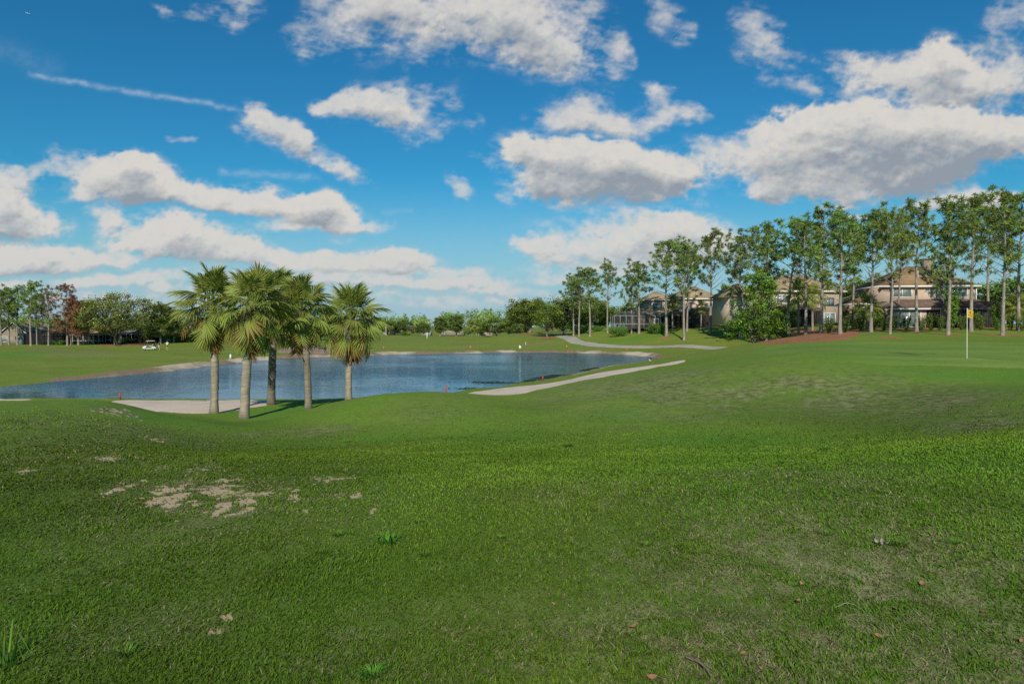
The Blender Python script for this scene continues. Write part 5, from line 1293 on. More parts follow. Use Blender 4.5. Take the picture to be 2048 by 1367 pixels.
def enclosure(root, x0, x1, y0, y1, h, frame='bronze', screen='screen', rise=.9, posts=5, roof_screen=True, door=None, style='hip'):
    """screened patio cage standing in front of the wall (y1 = wall)"""
    f = MB(); r = .045 if frame == 'bronze' else .032
    xs = np.linspace(x0, x1, posts); yk = np.linspace(y0, y1, 3); ym = (y0+y1)/2
    for x in xs: f.box((x, y0, h/2), (2*r, 2*r, h))
    for y in yk[1:]:
        for x in (x0, x1): f.box((x, y, h/2), (2*r, 2*r, h-.002))
    for zz in (h-.04, .95): f.box(((x0+x1)/2, y0, zz), (x1-x0-.01, 2*r-.012, .08))
    for x in (x0, x1):
        for zz in (h-.04, .95): f.box((x, (y0+y1)/2, zz), (2*r-.012, y1-y0-.01, .07))
    ia = min(1.3, (x1-x0)*.2)
    for x in xs:
        xi = np.clip(x, x0+ia, x1-ia); f.bar((x, y0, h), (xi, y0+1.0, h+rise), r*.8); f.bar((xi, y0+1.0, h+rise), (xi, y1, h+rise), r*.8)
    f.bar((x0+ia, y0+1.0, h+rise), (x1-ia, y0+1.0, h+rise), r)
    en = f.build('screen_enclosure', M[frame], root)
    s = MB(); e = .0
    A = [(x0, y0+.01, 0), (x1, y0+.01, 0), (x1, y0+.01, h-.02), (x0, y0+.01, h-.02)]; s.poly(A)
    s.poly([(x0+.01, y0, 0), (x0+.01, y1, 0), (x0+.01, y1, h), (x0+.01, y0, h)]); s.poly([(x1-.01, y0, 0), (x1-.01, y1, 0), (x1-.01, y1, h), (x1-.01, y0, h)])
    if roof_screen:
        s.poly([(x0, y0, h), (x1, y0, h), (x1-ia, y0+1, h+rise), (x0+ia, y0+1, h+rise)]); s.poly([(x0+ia, y0+1, h+rise), (x1-ia, y0+1, h+rise), (x1-ia, y1, h+rise), (x0+ia, y1, h+rise)])
        s.poly([(x0, y0, h), (x0+ia, y0+1, h+rise), (x0+ia, y1, h+rise), (x0, y1, h)]); s.poly([(x1, y0, h), (x1-ia, y0+1, h+rise), (x1-ia, y1, h+rise), (x1, y1, h)])
    s.build('screen', M[screen], en)
    if door is not None:
        d = MB(); w = .95
        for a, b in (((door-w/2, y0-.06, 1.05), (.13, .06, 2.1)), ((door+w/2, y0-.06, 1.05), (.13, .06, 2.1)), ((door, y0-.06, 2.1), (w+.13, .06, .13)), ((door, y0-.06, 1.05), (w-.14, .06, .13)), ((door, y0-.06, .12), (w-.14, .06, .22))): d.box(a, b)
        d.build('screen_door', M['white_door'], en)
    return en


HG = 'houses along the golf course'
# --- pink two storey house at the right
g = gp(1877, 97); g[2] -= .1
h1 = empty('house', g, math.radians(-5), 'pink two storey house with a brown hip roof behind the flag', 'house', HG)
wm = MB(); wm.box((0, 6, 1.45), (13.2, 12, 2.9)); wm.box((0, 7.5, 4.52), (13.0, 9, 3.24)); wm.build('wall', M['pink'], h1)
rf = MB(); rf.add(*hip(13.0, 9, 6.14, 3.2, 2.2, .55, 0, 7.5)); ro = rf.build('roof', M['roof_brown'], h1)
cm = MB(); cm.box((2.6, 8.6, 8.6), (1.5, 1.1, 3.6)); cm.box((2.6, 8.6, 10.5), (1.75, 1.35, .22)); cm.build('chimney', M['beige'], ro)
vt = MB(); vt.bar((-.5, 5.0, 7.6), (-.5, 5.0, 8.5), .09, 6); vt.build('vent_pipe', M['white'], ro)
fa = MB(); ring(fa, 13.0, 9, 6.04, .24, .55, 0, 7.5); fa.build('gutter', M['white'], h1)
ds = MB(); ds.box((6.62, 2.9, 4.4), (.12, .1, 3.1)); ds.build('downpipe', M['white'], h1)
lr = MB(); lr.add(np.array([(-7.1,-.6,2.75),(7.1,-.6,2.75),(7.1,3.2,2.75),(-7.1,3.2,2.75),(-4.2,3.2,4.25),(7.1,3.2,4.25)]), [np.array([(0,1,5,4),(0,3,2,1)]), np.array([(0,4,3),(1,2,5)])]); lr.build('porch_roof', M['roof_dark'], h1)
fa2 = MB(); fa2.box((0, -.66, 2.68), (14.2, .1, .2)); fa2.build('porch_gutter', M['white'], h1)
window(h1, -3.6, 4.55, 2.5, 1.2, 3.0); window(h1, 4.0, 4.55, 2.7, 1.2, 3.0); window(h1, .2, 5.35, 1.3, .38, 3.0, 2); window(h1, -4.0, .15, 3.0, 2.1, 0.0, 2, 'white'); window(h1, .8, .1, 2.2, 2.1, 0.0, 2, 'bronze'); window(h1, 4.4, .1, 2.6, 2.1, 0, 3, 'bronze')
enclosure(h1, -1.6, 6.7, -3.6, -.05, 2.55, 'bronze', 'screen', 1.1, 6)
# --- small red roofed garage wing between
g = gp(1762, 104); g[2] -= .1
hw = empty('house', g, math.radians(-8), 'low red roofed house with a black lanai left of the pink house', 'house', HG)
wm = MB(); wm.box((0, 4, 1.7), (7.4, 8, 3.4)); wm.build('wall', M['pink'], hw); rf = MB(); rf.add(*hip(7.4, 8, 3.4, 2.0, .8, .5, 0, 4)); rf.build('roof', M['roof_red'], hw); fa = MB(); ring(fa, 7.4, 8, 3.31, .22, .5, 0, 4); fa.build('gutter', M['white'], hw)
window(hw, -2.2, .9, 1.3, 1.5, 0); enclosure(hw, -.4, 3.7, -3.2, -.05, 2.6, 'bronze', 'screen', 1.2, 4)
# --- tan house in the middle
g = gp(1622, 121); g[2] -= .1
h3 = empty('house', g, math.radians(4), 'tan two storey house behind the big mulch bed, white eaves and dark porch', 'house', HG)
wm = MB(); wm.box((0, 7.2, 3.1), (13.8, 10, 6.2)); wm.box((-10.2, 8, 2.6), (6.4, 8, 5.2)); wm.build('wall', M['tan'], h3)
rf = MB(); rf.add(*hip(13.8, 10, 6.2, 3.3, 4.2, .55, 0, 7.2)); rf.add(*hip(6.4, 8, 5.2, 2.6, .6, .5, -10.4, 8)); rf.build('roof', M['roof_tan'], h3)
fa = MB(); ring(fa, 13.8, 10, 6.1, .26, .55, 0, 7.2); fa.build('gutter', M['white'], h3)
window(h3, -4.3, 4.1, 2.0, 1.3, 2.2); window(h3, 4.5, 3.6, 1.6, 1.3, 2.2, 2, 'bronze'); window(h3, 1.0, 4.3, 1.3, 1.1, 2.2); window(h3, -10.4, 3.4, 1.6, 1.2, 4.0); window(h3, 4.6, .5, 2.0, 1.7, 2.2)
pr = MB(); pr.add(*hip(7.6, 3.4, 2.75, 1.0, 5.0, .4, -2.6, .4)); pr.build('porch_roof', M['roof_dark'], h3)
enclosure(h3, -6.4, 1.2, -1.4, 2.15, 2.55, 'bronze', 'screen', .12, 6, False)
# --- second house further left
g = gp(1384, 159); g[2] -= .1
h2 = empty('house', g, math.radians(3), 'beige two storey house with a grey shaded wing and dark lanai, behind the middle pines', 'house', HG, 1.07)
wm = MB(); wm.box((2.2, 7, 3.3), (9.6, 9, 6.6)); wm.box((-5.6, 8.5, 3.2), (6.0, 8, 6.4)); wm.box((-8.2, 4.2, 1.55), (10.4, 4.6, 3.1)); wm.build('wall', M['pink'], h2)
rf = MB(); rf.add(*hip(9.6, 9, 6.6, 2.9, 1.6, .5, 2.2, 7)); rf.add(*hip(6.0, 8, 6.4, 2.0, .8, .5, -5.8, 8.5)); ro = rf.build('roof', M['roof_tan'], h2)
fa = MB(); ring(fa, 9.6, 9, 6.5, .24, .5, 2.2, 7); ring(fa, 6.0, 8, 6.3, .22, .5, -5.8, 8.5); fa.build('gutter', M['white'], h2)
lw = MB(); lw.add(np.array([(-14,1.4,3.0),(-2.5,1.4,3.0),(-2.5,4.6,4.5),(-12.2,4.6,4.5),(-14,6.6,3.0)]), [np.array([(0,1,2,3)]), np.array([(0,3,4)])]); lw.build('porch_roof', M['roof_tan'], h2)
window(h2, -6.9, 4.4, 1.1, 1.2, 4.5, 1); window(h2, -4.0, 4.6, 1.0, 1.4, 4.5, 1); window(h2, .2, .6, 1.6, 1.5, 2.5); window(h2, 4.6, 4.3, 1.6, 1.2, 2.5)
enclosure(h2, -17.5, -9.8, -2.0, 1.85, 2.75, 'pale_frame', 'screen_dim', .7, 7); enclosure(h2, -9.6, -6.2, -1.2, 1.85, 2.75, 'pale_frame', 'screen', .2, 4, False, door=-8.2)
gz = MB(); gz.add(*hip(3.6, 3.2, 2.7, 1.5, .1, .35, -3.6, .2)); gz.build('gazebo_roof', M['roof_dark'], h2)
for x in (-5.2, -4.1, -3.0, -2.0):
    for y in (-1.2, 1.6): gf = MB(); gf.box((x, y, 1.35), (.16, .16, 2.7)); gf.build('gazebo_post', M['bronze'], h2)
enclosure(h2, -.8, 9.0, -2.6, 2.4, 2.7, 'bronze', 'screen', 1.7, 7)

# --- low houses on the left
def low_house(px, Y, wpx, eave_py, ridge_py, wall, roof, label, ridge=.45, d=10, rz=0, gable=False, lan=None, wins=(), base=None, trim='white'):
    g = gp(px, Y); m = depth_scale(g); w = wpx*m; ze = P(px, eave_py, Y)[2]-g[2]; zr = P(px, ridge_py, Y+d/2)[2]-g[2]
    ze = max(ze, 2.3)
    rt = empty('house', (g[0], g[1], g[2]-.12), rz, label, 'house', HG)
    b = MB(); b.box((0, d/2, ze/2), (w, d, ze))
    if gable: b.add(np.array([(-w/2, 0, ze), (w/2, 0, ze), (0, 0, zr-.15), (-w/2, .2, ze), (w/2, .2, ze), (0, .2, zr-.15)]), np.array([(0, 1, 2), (5, 4, 3)]))
    b.build('wall', M[wall], rt)
    r_ = MB()
    if gable:
        x = w/2+.4
        r_.add(np.array([(-x,-.4,ze-.25),(0,-.4,zr),(0,d+.4,zr),(-x,d+.4,ze-.25),(x,-.4,ze-.25),(x,d+.4,ze-.25)]), np.array([(0,1,2,3),(1,4,5,2)]))
        r_.build('roof', M[roof], rt)
        f = MB(); f.bar((-x,-.46,ze-.3),(0,-.46,zr-.05),.09); f.bar((x,-.46,ze-.3),(0,-.46,zr-.05),.09); f.build('bargeboard', M[trim], rt)
    else:
        r_.add(*hip(w, d, ze, zr-ze, w*ridge, .45, 0, d/2)); r_.build('roof', M[roof], rt)
        f = MB(); ring(f, w, d, ze-.1, .2, .45, 0, d/2); f.build('gutter', M[trim], rt)
    for (x, z, ww, hh, n) in wins: window(rt, x, z, ww, hh, 0.0, n)
    if lan: enclosure(rt, *lan)
    return rt


low_house(28, 170, 62, 670, 643, 'beige', 'roof_tan', 'gabled beige house at the left edge with pale bargeboards', gable=True, d=11, wins=[(-2.2, .9, 1.1, 1.3, 1), (1.6, 0.1, 1.0, 2.1, 1), (2.4, 3.0, .9, .9, 1)], rz=.05)
low_house(104, 172, 84, 668, 655, 'beige', 'roof_red', 'low red roofed house with a wide black lanai near the left edge', lan=(-4.6, 4.4, -3.6, -.05, 2.6, 'bronze', 'screen', .8, 7), wins=[(-3, .3, 1.4, 2.0, 2), (1, .3, 1.8, 2.0, 2)])
low_house(188, 174, 58, 668, 651, 'tan', 'roof_orange', 'house with a bright orange brown roof behind the rusty pines', ridge=.55, lan=(-3.4, 3.2, -3.2, -.05, 2.5, 'white', 'screen', .4, 6), wins=[(1.0, .1, 2.4, 2.1, 2)])
low_house(250, 176, 60, 668, 659, 'beige', 'roof_grey', 'low house hidden behind the feathery olive tree', lan=(-3.2, 3.4, -3, -.05, 2.5, 'white', 'screen', .4, 6))
low_house(310, 178, 66, 668, 660, 'grey_wall', 'roof_grey', 'low grey roofed house with a dark lanai behind the golf cart', ridge=.6, lan=(-4.0, 1.0, -3.0, -.05, 2.6, 'bronze', 'screen', .9, 6, True, .2), wins=[(2.8, .9, 1.2, 1.2, 2)])
low_house(374, 182, 56, 668, 657, 'beige', 'roof_grey', 'low brown grey roofed house just left of the palms', ridge=.4, wins=[(-1.5, .8, 1.3, 1.2, 2), (2, .8, 1.3, 1.2, 2)])
low_house(470, 210, 70, 667, 658, 'beige', 'roof_grey', 'low house with a white pool cage, seen between the first two palms', ridge=.5, lan=(-6.0, -1.2, -4.5, -.05, 2.3, 'white', 'screen_light', 1.0, 4))
low_house(560, 225, 60, 667, 659, 'beige', 'roof_red', 'pale low house seen between the palm trunks', wins=[(-1.5, .8, 1.6, 1.3, 2)])
low_house(779, 350, 26, 662, 656, 'tan', 'roof_tan', 'far tan house with a stubby tower right of the palms', d=9, wins=[(-1.5, 1, 1.5, 1.4, 2)])
low_house(798, 345, 14, 667, 662, 'beige', 'roof_dark', 'far small building with a black roof beside the tan tower house', d=7)
low_house(905, 356, 44, 666, 661, 'beige', 'roof_tan', 'far low white walled house behind the dark spreading pines', d=9, wins=[(-4, 1, 2, 1.4, 2), (3, 1, 2, 1.4, 2)])
low_house(973, 345, 24, 660, 650, 'pink', 'roof_red', 'far pink house right of the bright round bushes', d=9, wins=[(1, 2.4, 1.4, 1.2, 2), (1, .6, 1.4, 1.2, 2)])
low_house(852, 350, 18, 664, 659, 'grey_wall', 'roof_grey', 'far pale shed behind the utility pole', d=7)
g = gp(787, 349); tw = MB(); tw.box((0, 0, 2.6), (3.2, 3.2, 5.2)); tw.box((0, 0, 5.35), (3.7, 3.7, .3)); tag(tw.build('tower', M['tan'], None, loc=tuple(g)), 'stubby tan tower rising beside the far tan house', 'tower')

# ------------------------------------------------------------------ poles, stakes, markers
M['red'] = simple('red_paint', (0.42, 0.05, 0.04), .6, .15); M['orange'] = simple('orange_paint', (0.62, 0.16, 0.07), .6, .15); M['pole'] = simple('weathered_pole', (0.52, 0.50, 0.46), .7, .15)
def stake(px, py, hpx, key, label, ymin, cat='stake', grp=None, w=.045, name='hazard_stake'):
    p = gp2(px, py, ymin); h = hpx*depth_scale(p); mb = MB(); mb.box((0, 0, h/2), (w*2, w*2, h)); mb.add(np.array([(-w, -w, h), (w, -w, h), (w, w, h), (-w, w, h), (0, 0, h+w*1.4)]), np.array([(0, 1, 4), (1, 2, 4), (2, 3, 4), (3, 0, 4)]))
    return tag(mb.build(name, M[key], None, loc=(p[0], p[1], p[2]-.02), rot=(random.uniform(-.06, .06), random.uniform(-.06, .06), random.uniform(0, 1))), label, cat, grp)
RS = 'red hazard stakes along the lake'
stake(240, 798.5, 14.5, 'red', 'red stake on the far rim of the left sand bunker', 33, grp=RS, w=.042); stake(1086, 760.5, 8.5, 'red', 'short red stake on the grass between bunker and lake', 40, grp=RS, w=.05)
_p = gp(892, 31.0); _h = P(892, 769.5, 31.0)[2]-_p[2]; _m = MB(); _m.box((0, 0, _h/2), (.06, .06, _h)); tag(_m.build('hazard_stake', M['red'], None, loc=tuple(_p)), 'red stake rising behind the central grass mound', 'stake', RS)
OS = 'orange stakes on the far bank'
for px, py, h_, lab in [(1133.5, 696.5, 6, 'orange marker on the far bank below the cart path bend'), (1253, 700.5, 5.5, 'orange marker on the bank right of the cart path bend'), (768, 697.5, 5, 'faint orange marker on the far bank right of the palms'), (941, 697, 5, 'faint orange marker on the far bank in the middle')]: stake(px, py, h_, 'orange', lab, 80, 'stake', OS, .11)
for px, py, h_, w_, lab in [(461, 717, 8, .12, 'small white marker post on the far left bank between two palms'), (854, 677, 11, .12, 'white yardage post on the far fairway')]: stake(px, py, h_, 'white', lab, 60, 'post', None, w_, 'marker_post')
p = gp2(1040, 697.5, 100); m = depth_scale(p); rt = empty('marker_sign', p, 0, 'white box shaped sign on the far bank at the right end of the lake', 'sign'); b = MB(); b.box((0, 0, 3.4*m), (4*m, 2*m, 5.5*m)); b.build('panel', M['white'], rt); b = MB(); b.box((-1.2*m, 1.2*m, 4*m), (.12, .12, 8*m)); b.build('post', M['pole'], rt)
p = gp2(1051.5, 690, 100); m = depth_scale(p); rt = empty('bent_post', p, 0, 'leaning thin white post behind the white box sign', 'post'); b = MB(); b.bar((1*m, 0, -.1), (-.8*m, 0, 5*m), .045); b.build('rod', M['white'], rt); b = MB(); b.bar((-.8*m, 0, 5*m), (1.5*m, 0, 6.0*m), .04); b.build('arm', M['white'], rt)
for px, Y, top, r_, key, lab, arm in [(772, 335, 650, .14, 'pole', 'tall pale pole in front of the far tan house', False), (857, 335, 643, .12, 'pole', 'thin utility pole behind the white yardage post', True)]:
    g = gp(px, Y); h = P(px, top, Y)[2]-g[2]; rt = empty('utility_pole', g, 0, lab, 'pole'); b = MB(); b.bar((0, 0, -.2), (0, 0, h), r_*1.2, 6, r_); b.build('post', M[key], rt)
    b = MB(); b.box((0, 0, h-.4), (2.0 if arm else .5, .12, .14)); b.build('crossarm', M[key], rt)

# ------------------------------------------------------------------ flagstick
def flag_mat():
    m, nt, _, L = new_mat('yellow_flag'); f = noise(nt, 9, 4, .6, obj_pos(nt)); c = mixc(nt, maprange(nt, f, .35, .65), (0.44, 0.27, 0.03), (0.54, 0.35, 0.045))
    principled(nt, c, .75, None, .2); return m
M['flag'] = flag_mat(); M['ink'] = simple('dark_print', (0.05, 0.035, 0.015), .8, .1)
M['fibre'] = simple('white_fibreglass', (0.70, 0.68, 0.58), .45, .06)
fp = gp2(1934, 717, 20); m = depth_scale(fp); fh = 101*m
fl = empty('flagstick', fp, 0, 'white golf flagstick with a yellow flag standing on the green', 'flagstick')
b = MB(); b.bar((0, 0, -.1), (-1.3*m, 0, fh), .0125, 8, .010); b.build('pole', M['fibre'], fl, True)
b = MB(); V_, F_ = tube(np.array([[0, 0, .006], [0, 0, .0]]), [.054, .054], 12); b.add(V_, F_); b.build('cup', M['bronze'], fl)
nx, nz = 14, 8; Vf = []
for i in range(nx+1):
    for j in range(nz+1):
        u, v = i/nx, j/nz; top = fh-.01 - u*9.0*m*(1-.45*u**2)*1.0; bot = fh-18.5*m - u*1.6*m - .3*m*math.sin(u*3)
        Vf.append((-1.3*m+.008+u*13.4*m*(1+.04*math.sin(v*5)), .045*math.sin(u*7+v*1.6)*u**.6, top*(1-v)+bot*v))
Vf = np.array(Vf); q = np.array([(i*(nz+1)+j, (i+1)*(nz+1)+j, (i+1)*(nz+1)+j+1, i*(nz+1)+j+1) for i in range(nx) for j in range(nz)])
fo_ = obj('flag', mesh_data('flag', Vf, [q], M['flag'], True), fl)
# dark printed emblem: a small round mark above a curved sweep, stitched on the camera side of the cloth
def on_flag(u, v, off=-.006):
    top = fh-.01 - u*9.0*m*(1-.45*u**2); bot = fh-18.5*m-u*1.6*m-.3*m*math.sin(u*3)
    return (-1.3*m+.008+u*13.4*m*(1+.04*math.sin(v*5)), .045*math.sin(u*7+v*1.6)*u**.6+off, top*(1-v)+bot*v)
def decal(poly):
    c = np.mean(poly, 0); n = len(poly); V_ = [on_flag(*c)]+[on_flag(*p) for p in poly]; return np.array(V_), np.array([(0, i+1, (i+1) % n+1) for i in range(n)])
b = MB(); b.add(*decal([(.41+.075*math.cos(a), .30+.13*math.sin(a)) for a in np.linspace(0, 6.28, 10, endpoint=False)])); b.add(*decal([(.30, .50), (.40, .46), (.52, .52), (.40, .54)]))
sw = [(.16, .70), (.30, .66), (.45, .72), (.60, .86)]
for (u0, v0), (u1, v1) in zip(sw[:-1], sw[1:]): b.add(np.array([on_flag(u0, v0-.03), on_flag(u1, v1-.03), on_flag(u1, v1+.035), on_flag(u0, v0+.035)]), np.array([(0, 1, 2, 3)]))
b.build('emblem', M['ink'], fo_)

# ------------------------------------------------------------------ people
def skin_obj(name, pts, edges, mat, parent, root=0, sub=2):
    me = bpy.data.meshes.new(name); me.from_pydata([p[:3] for p in pts], edges, []); o = bpy.data.objects.new(name, me); C.objects.link(o)
    md = o.modifiers.new('skin', 'SKIN'); md.use_smooth_shade = True; sv = me.skin_vertices[0].data
    for i, p in enumerate(pts): sv[i].radius = (p[3], p[4] if len(p) > 4 else p[3]); sv[i].use_root = (i == root)
    s = o.modifiers.new('sub', 'SUBSURF'); s.levels = sub; s.render_levels = sub
    dg = bpy.context.evaluated_depsgraph_get(); nm = bpy.data.meshes.new_from_object(o.evaluated_get(dg)); bpy.data.objects.remove(o)
    nm.name = name; nm.materials.clear(); nm.materials.append(mat); return obj(name, nm, parent)


M['skin_tone'] = simple('skin_tone', (0.48, 0.28, 0.19), .55, .06); M['hair'] = simple('dark_hair', (0.035, 0.022, 0.015), .6, .2)
M['white_cloth'] = simple('white_cloth', (0.74, 0.74, 0.74), .85, .05); M['black_cloth'] = simple('black_cloth', (0.025, 0.022, 0.022), .85, .1); M['brown_cloth'] = simple('dark_brown_top', (0.07, 0.035, 0.03), .85, .1); M['shoe'] = simple('pale_shoe', (0.55, 0.53, 0.5), .6, .1)


def person(loc, rz, label, sc, arms, legs, top_mat, bottom_mat, long_hair, sleeve):
    rt = empty('person', loc, rz, label, 'person', None, sc)
    # hips, waist, chest, neck, head (facing -y)
    B_ = [(0,0,.95,.135,.10),(0,0,1.10,.12,.09),(0,-.01,1.28,.145,.10),(0,0,1.42,.10,.075),(0,0,1.50,.05,.05),(0,-.015,1.58,.07,.078),(0,-.02,1.66,.078,.095),(0,-.01,1.74,.055,.065)]
    E_ = [(i, i+1) for i in range(7)]; pts = list(B_)
    def limb(frm, chain):
        last = frm
        for c in chain: pts.append(c); E_.append((last, len(pts)-1)); last = len(pts)-1
        return last
    sh = {}
    for s, (el, ha) in zip((-1, 1), arms):
        l = limb(3, [(s*.18,0,1.40,.055),(*el,.040),(*ha,.026)])
        hv = np.array(ha)-np.array(el); hv /= np.linalg.norm(hv); side = np.cross(hv, [0, 1, .2]); side /= np.linalg.norm(side)
        palm = np.array(ha)+hv*.06; l2 = limb(l, [(*palm, .028)])
        for q, ln in enumerate((.065, .08, .075, .06)):
            b0 = palm+side*(.021*(q-1.5)); limb(l2, [(*(b0+hv*.03), .009), (*(b0+hv*(.03+ln*.5)+np.array([0, -.008, 0])), .009), (*(b0+hv*(.03+ln)+np.array([0, -.022, 0])), .007)])
        tb = np.array(ha)+hv*.03; limb(l, [(*(tb+side*.04), .010), (*(tb+side*.055+hv*.035), .008)])
    for s, (kn, an) in zip((-1, 1), legs):
        limb(0, [(s*.09,0,.88,.088),(*kn,.060),(*(np.array(kn)*.55+np.array(an)*.45),.058),(*an,.035),(an[0],an[1]-.06,an[2]-.05,.035),(an[0],an[1]-.16,an[2]-.065,.026)])
    body = skin_obj('body', pts, E_, M['skin_tone'], rt)
    # face: nose, eyes, mouth, ears
    f = MB()
    f.add(np.array([(-.014,-.112,1.645),(.014,-.112,1.645),(0,-.135,1.64),(0,-.108,1.685)]), np.array([(0,1,2),(0,2,3),(1,3,2)])); f.box((0,-.104,1.612),(.045,.01,.009)); f.box((-.03,-.106,1.675),(.022,.008,.01)); f.box((.03,-.106,1.675),(.022,.008,.01)); f.box((-.078,0,1.66),(.016,.03,.055)); f.box((.078,0,1.66),(.016,.03,.055)); f.build('face', M['skin_tone'], rt)
    tp = [(0,0,.97,.145,.11),(0,0,1.10,.135,.105),(0,-.01,1.28,.162,.118),(0,0,1.42,.11,.085)]; te = [(0,1),(1,2),(2,3)]
    for s, (el, ha) in zip((-1, 1), arms):
        a = np.array((s*.18,0,1.40)); e = a*(1-sleeve)+np.array(el)*sleeve
        tp += [(*a,.068),(*e,.055)]; k = len(tp); te += [(3,k-2),(k-2,k-1)]
    skin_obj('shirt', tp, te, top_mat, rt)
    sp = [(0,0,1.0,.145,.112),(0,0,.90,.15,.12)]; se = [(0,1)]
    for s, (kn, an) in zip((-1, 1), legs):
        a = np.array((s*.09,0,.86)); e = a*.35+np.array(kn)*.65; sp += [(*a,.10),(*e,.088)]; k = len(sp); se += [(1,k-2),(k-2,k-1)]
    skin_obj('shorts', sp, se, bottom_mat, rt)
    hp = [(0,.02,1.70,.086,.09),(0,.015,1.765,.06,.065)]+([(0,.07,1.58,.075,.05),(0,.09,1.42,.07,.04),(0,.09,1.30,.05,.03)] if long_hair else [(0,.05,1.63,.06,.05)])
    skin_obj('hair', hp, [(0,1),(0,2)]+([(2,3),(3,4)] if long_hair else []), M['hair'], rt)
    for s, (kn, an) in zip((-1, 1), legs):
        skin_obj('shoe', [(an[0],an[1]+.03,an[2]-.05,.042),(an[0],an[1]-.09,an[2]-.06,.04),(an[0],an[1]-.18,an[2]-.07,.03)], [(0,1),(1,2)], M['shoe'], rt, 0, 1)
    return rt


gw = gp(318.5, 138); person(gw, -2.2, 'walking woman in a dark top and white shorts beside the golf cart', .95, [((-.30,.06,1.16),(-.27,-.10,.94)), ((.28,.12,1.15),(.26,.10,.90))], [((-.10,-.18,.50),(-.10,-.10,.11)), ((.10,.10,.52),(.10,.42,.27))], M['brown_cloth'], M['white_cloth'], True, .25)
gm_ = gp(334.5, 134.5); person(gm_, .5, 'man in a white shirt and black shorts, elbows out, near the golf cart', 1.0, [((-.36,-.05,1.22),(-.52,-.14,1.34)), ((.38,-.05,1.24),(.30,-.22,1.30))], [((-.12,-.03,.50),(-.13,0,.10)), ((.12,-.02,.50),(.14,.02,.10))], M['white_cloth'], M['black_cloth'], False, .55)

# ------------------------------------------------------------------ golf cart
M['cart_white'] = simple('white_cart_shell', (0.72, 0.73, 0.74), .3, .05, 2, .5); M['tyre'] = simple('black_tyre', (0.02, 0.02, 0.02), .85, .2); M['roof_cart'] = simple('cart_canopy', (0.42, 0.38, 0.33), .6, .1); M['seat'] = simple('cream_seat', (0.50, 0.44, 0.35), .7, .08); M['rim'] = simple('grey_hub', (0.4, 0.4, 0.4), .4, .1)
M['shield'] = screen_mat('cart_windshield', (0.25, 0.33, 0.36), .35); M['bag'] = simple('golf_bag', (0.05, 0.06, 0.07), .7, .2)
gc = gp(299, 138.5)
ct = empty('golf_cart', (gc[0], gc[1], gc[2]), math.radians(24), 'white golf cart with a canopy parked on the far fairway', 'golf cart')     # front points to -x
def prof_solid(mb, prof, y0, y1):
    n = len(prof); V_ = [(x, y0, z) for x, z in prof]+[(x, y1, z) for x, z in prof]; mb.add(np.array(V_, float), [np.array([(i, (i+1) % n, n+(i+1) % n, n+i) for i in range(n)])])
    c0 = np.mean(prof, 0); V2 = [(c0[0], y0, c0[1])]+[(x, y0, z) for x, z in prof]; mb.add(np.array(V2, float), np.array([(0, (i+1) % n+1, i+1) for i in range(n)])); V3 = [(c0[0], y1, c0[1])]+[(x, y1, z) for x, z in prof]; mb.add(np.array(V3, float), np.array([(0, i+1, (i+1) % n+1) for i in range(n)]))
b = MB(); prof_solid(b, [(-1.18,.32),(-1.2,.55),(-1.05,.74),(-.75,.84),(-.52,.88),(-.48,.40),(.15,.36),(.2,.62),(.9,.68),(1.12,.60),(1.15,.34),(.4,.26),(-.9,.24)], -.58, .58); b.build('body', M['cart_white'], ct)
b = MB(); prof_solid(b, [(-.62,1.80),(-.60,1.88),(-.3,1.92),(.7,1.92),(.98,1.88),(.99,1.80)], -.58, .58); b.build('canopy', M['roof_cart'], ct)
for x0, x1 in ((-.72, -.55), (.75, .92)):
    for y in (-.54, .54): b = MB(); b.bar((x0, y, .8 if x0 < 0 else .62), (x1, y, 1.82), .032, 6); b.build('canopy_post', M['tyre'], ct)
b = MB(); b.poly([(-.74,-.52,.86),(-.74,.52,.86),(-.56,.52,1.80),(-.56,-.52,1.80)]); b.build('windshield', M['shield'], ct)
b = MB(); b.box((.28,0,.74),(.55,1.05,.16)); b.build('seat', M['seat'], ct); b = MB(); prof_solid(b, [(.50,.80),(.60,.80),(.70,1.22),(.62,1.24)], -.52, .52); b.build('backrest', M['seat'], ct)
a_ = np.linspace(0, 2*PI, 17); b = MB(); b.add(*tube(np.stack([-.30+.05*np.sin(a_)*1.0, -.25+.17*np.cos(a_), 1.05+.13*np.sin(a_)], 1), np.full(17, .015), 5, False)); b.bar((-.55,-.25,.85),(-.30,-.25,1.05),.02); b.build('steering_wheel', M['tyre'], ct)
for x in (-.82, .78):
    for y in (-.50, .50):
        s_ = -1 if y < 0 else 1
        wl = obj('wheel', None, ct, (x, y, .23)); b = MB(); b.add(*tube(np.array([(0, -.10, 0), (0, -.085, 0), (0, .085, 0), (0, .10, 0)]), [.19, .23, .23, .19], 18)); t_ = b.data('tyre', M['tyre'], True); bpy.data.objects.remove(wl); wl = obj('wheel', t_, ct, (x, y*1.06, .23))
        b = MB(); b.add(*tube(np.array([(0, s_*.08, 0), (0, s_*.112, 0)]), [.12, .10], 12)); b.build('rim', M['rim'], wl)
for y in (-.25, .25): b = MB(); b.bar((1.0, y, .62), (1.18, y, 1.45), .13, 8, .15); b.build('golf_bag_holder', M['bag'], ct)
for y in (-.4, .4): b = MB(); b.box((-1.19, y, .62), (.05, .16, .09)); b.build('headlight', M['shield'], ct)

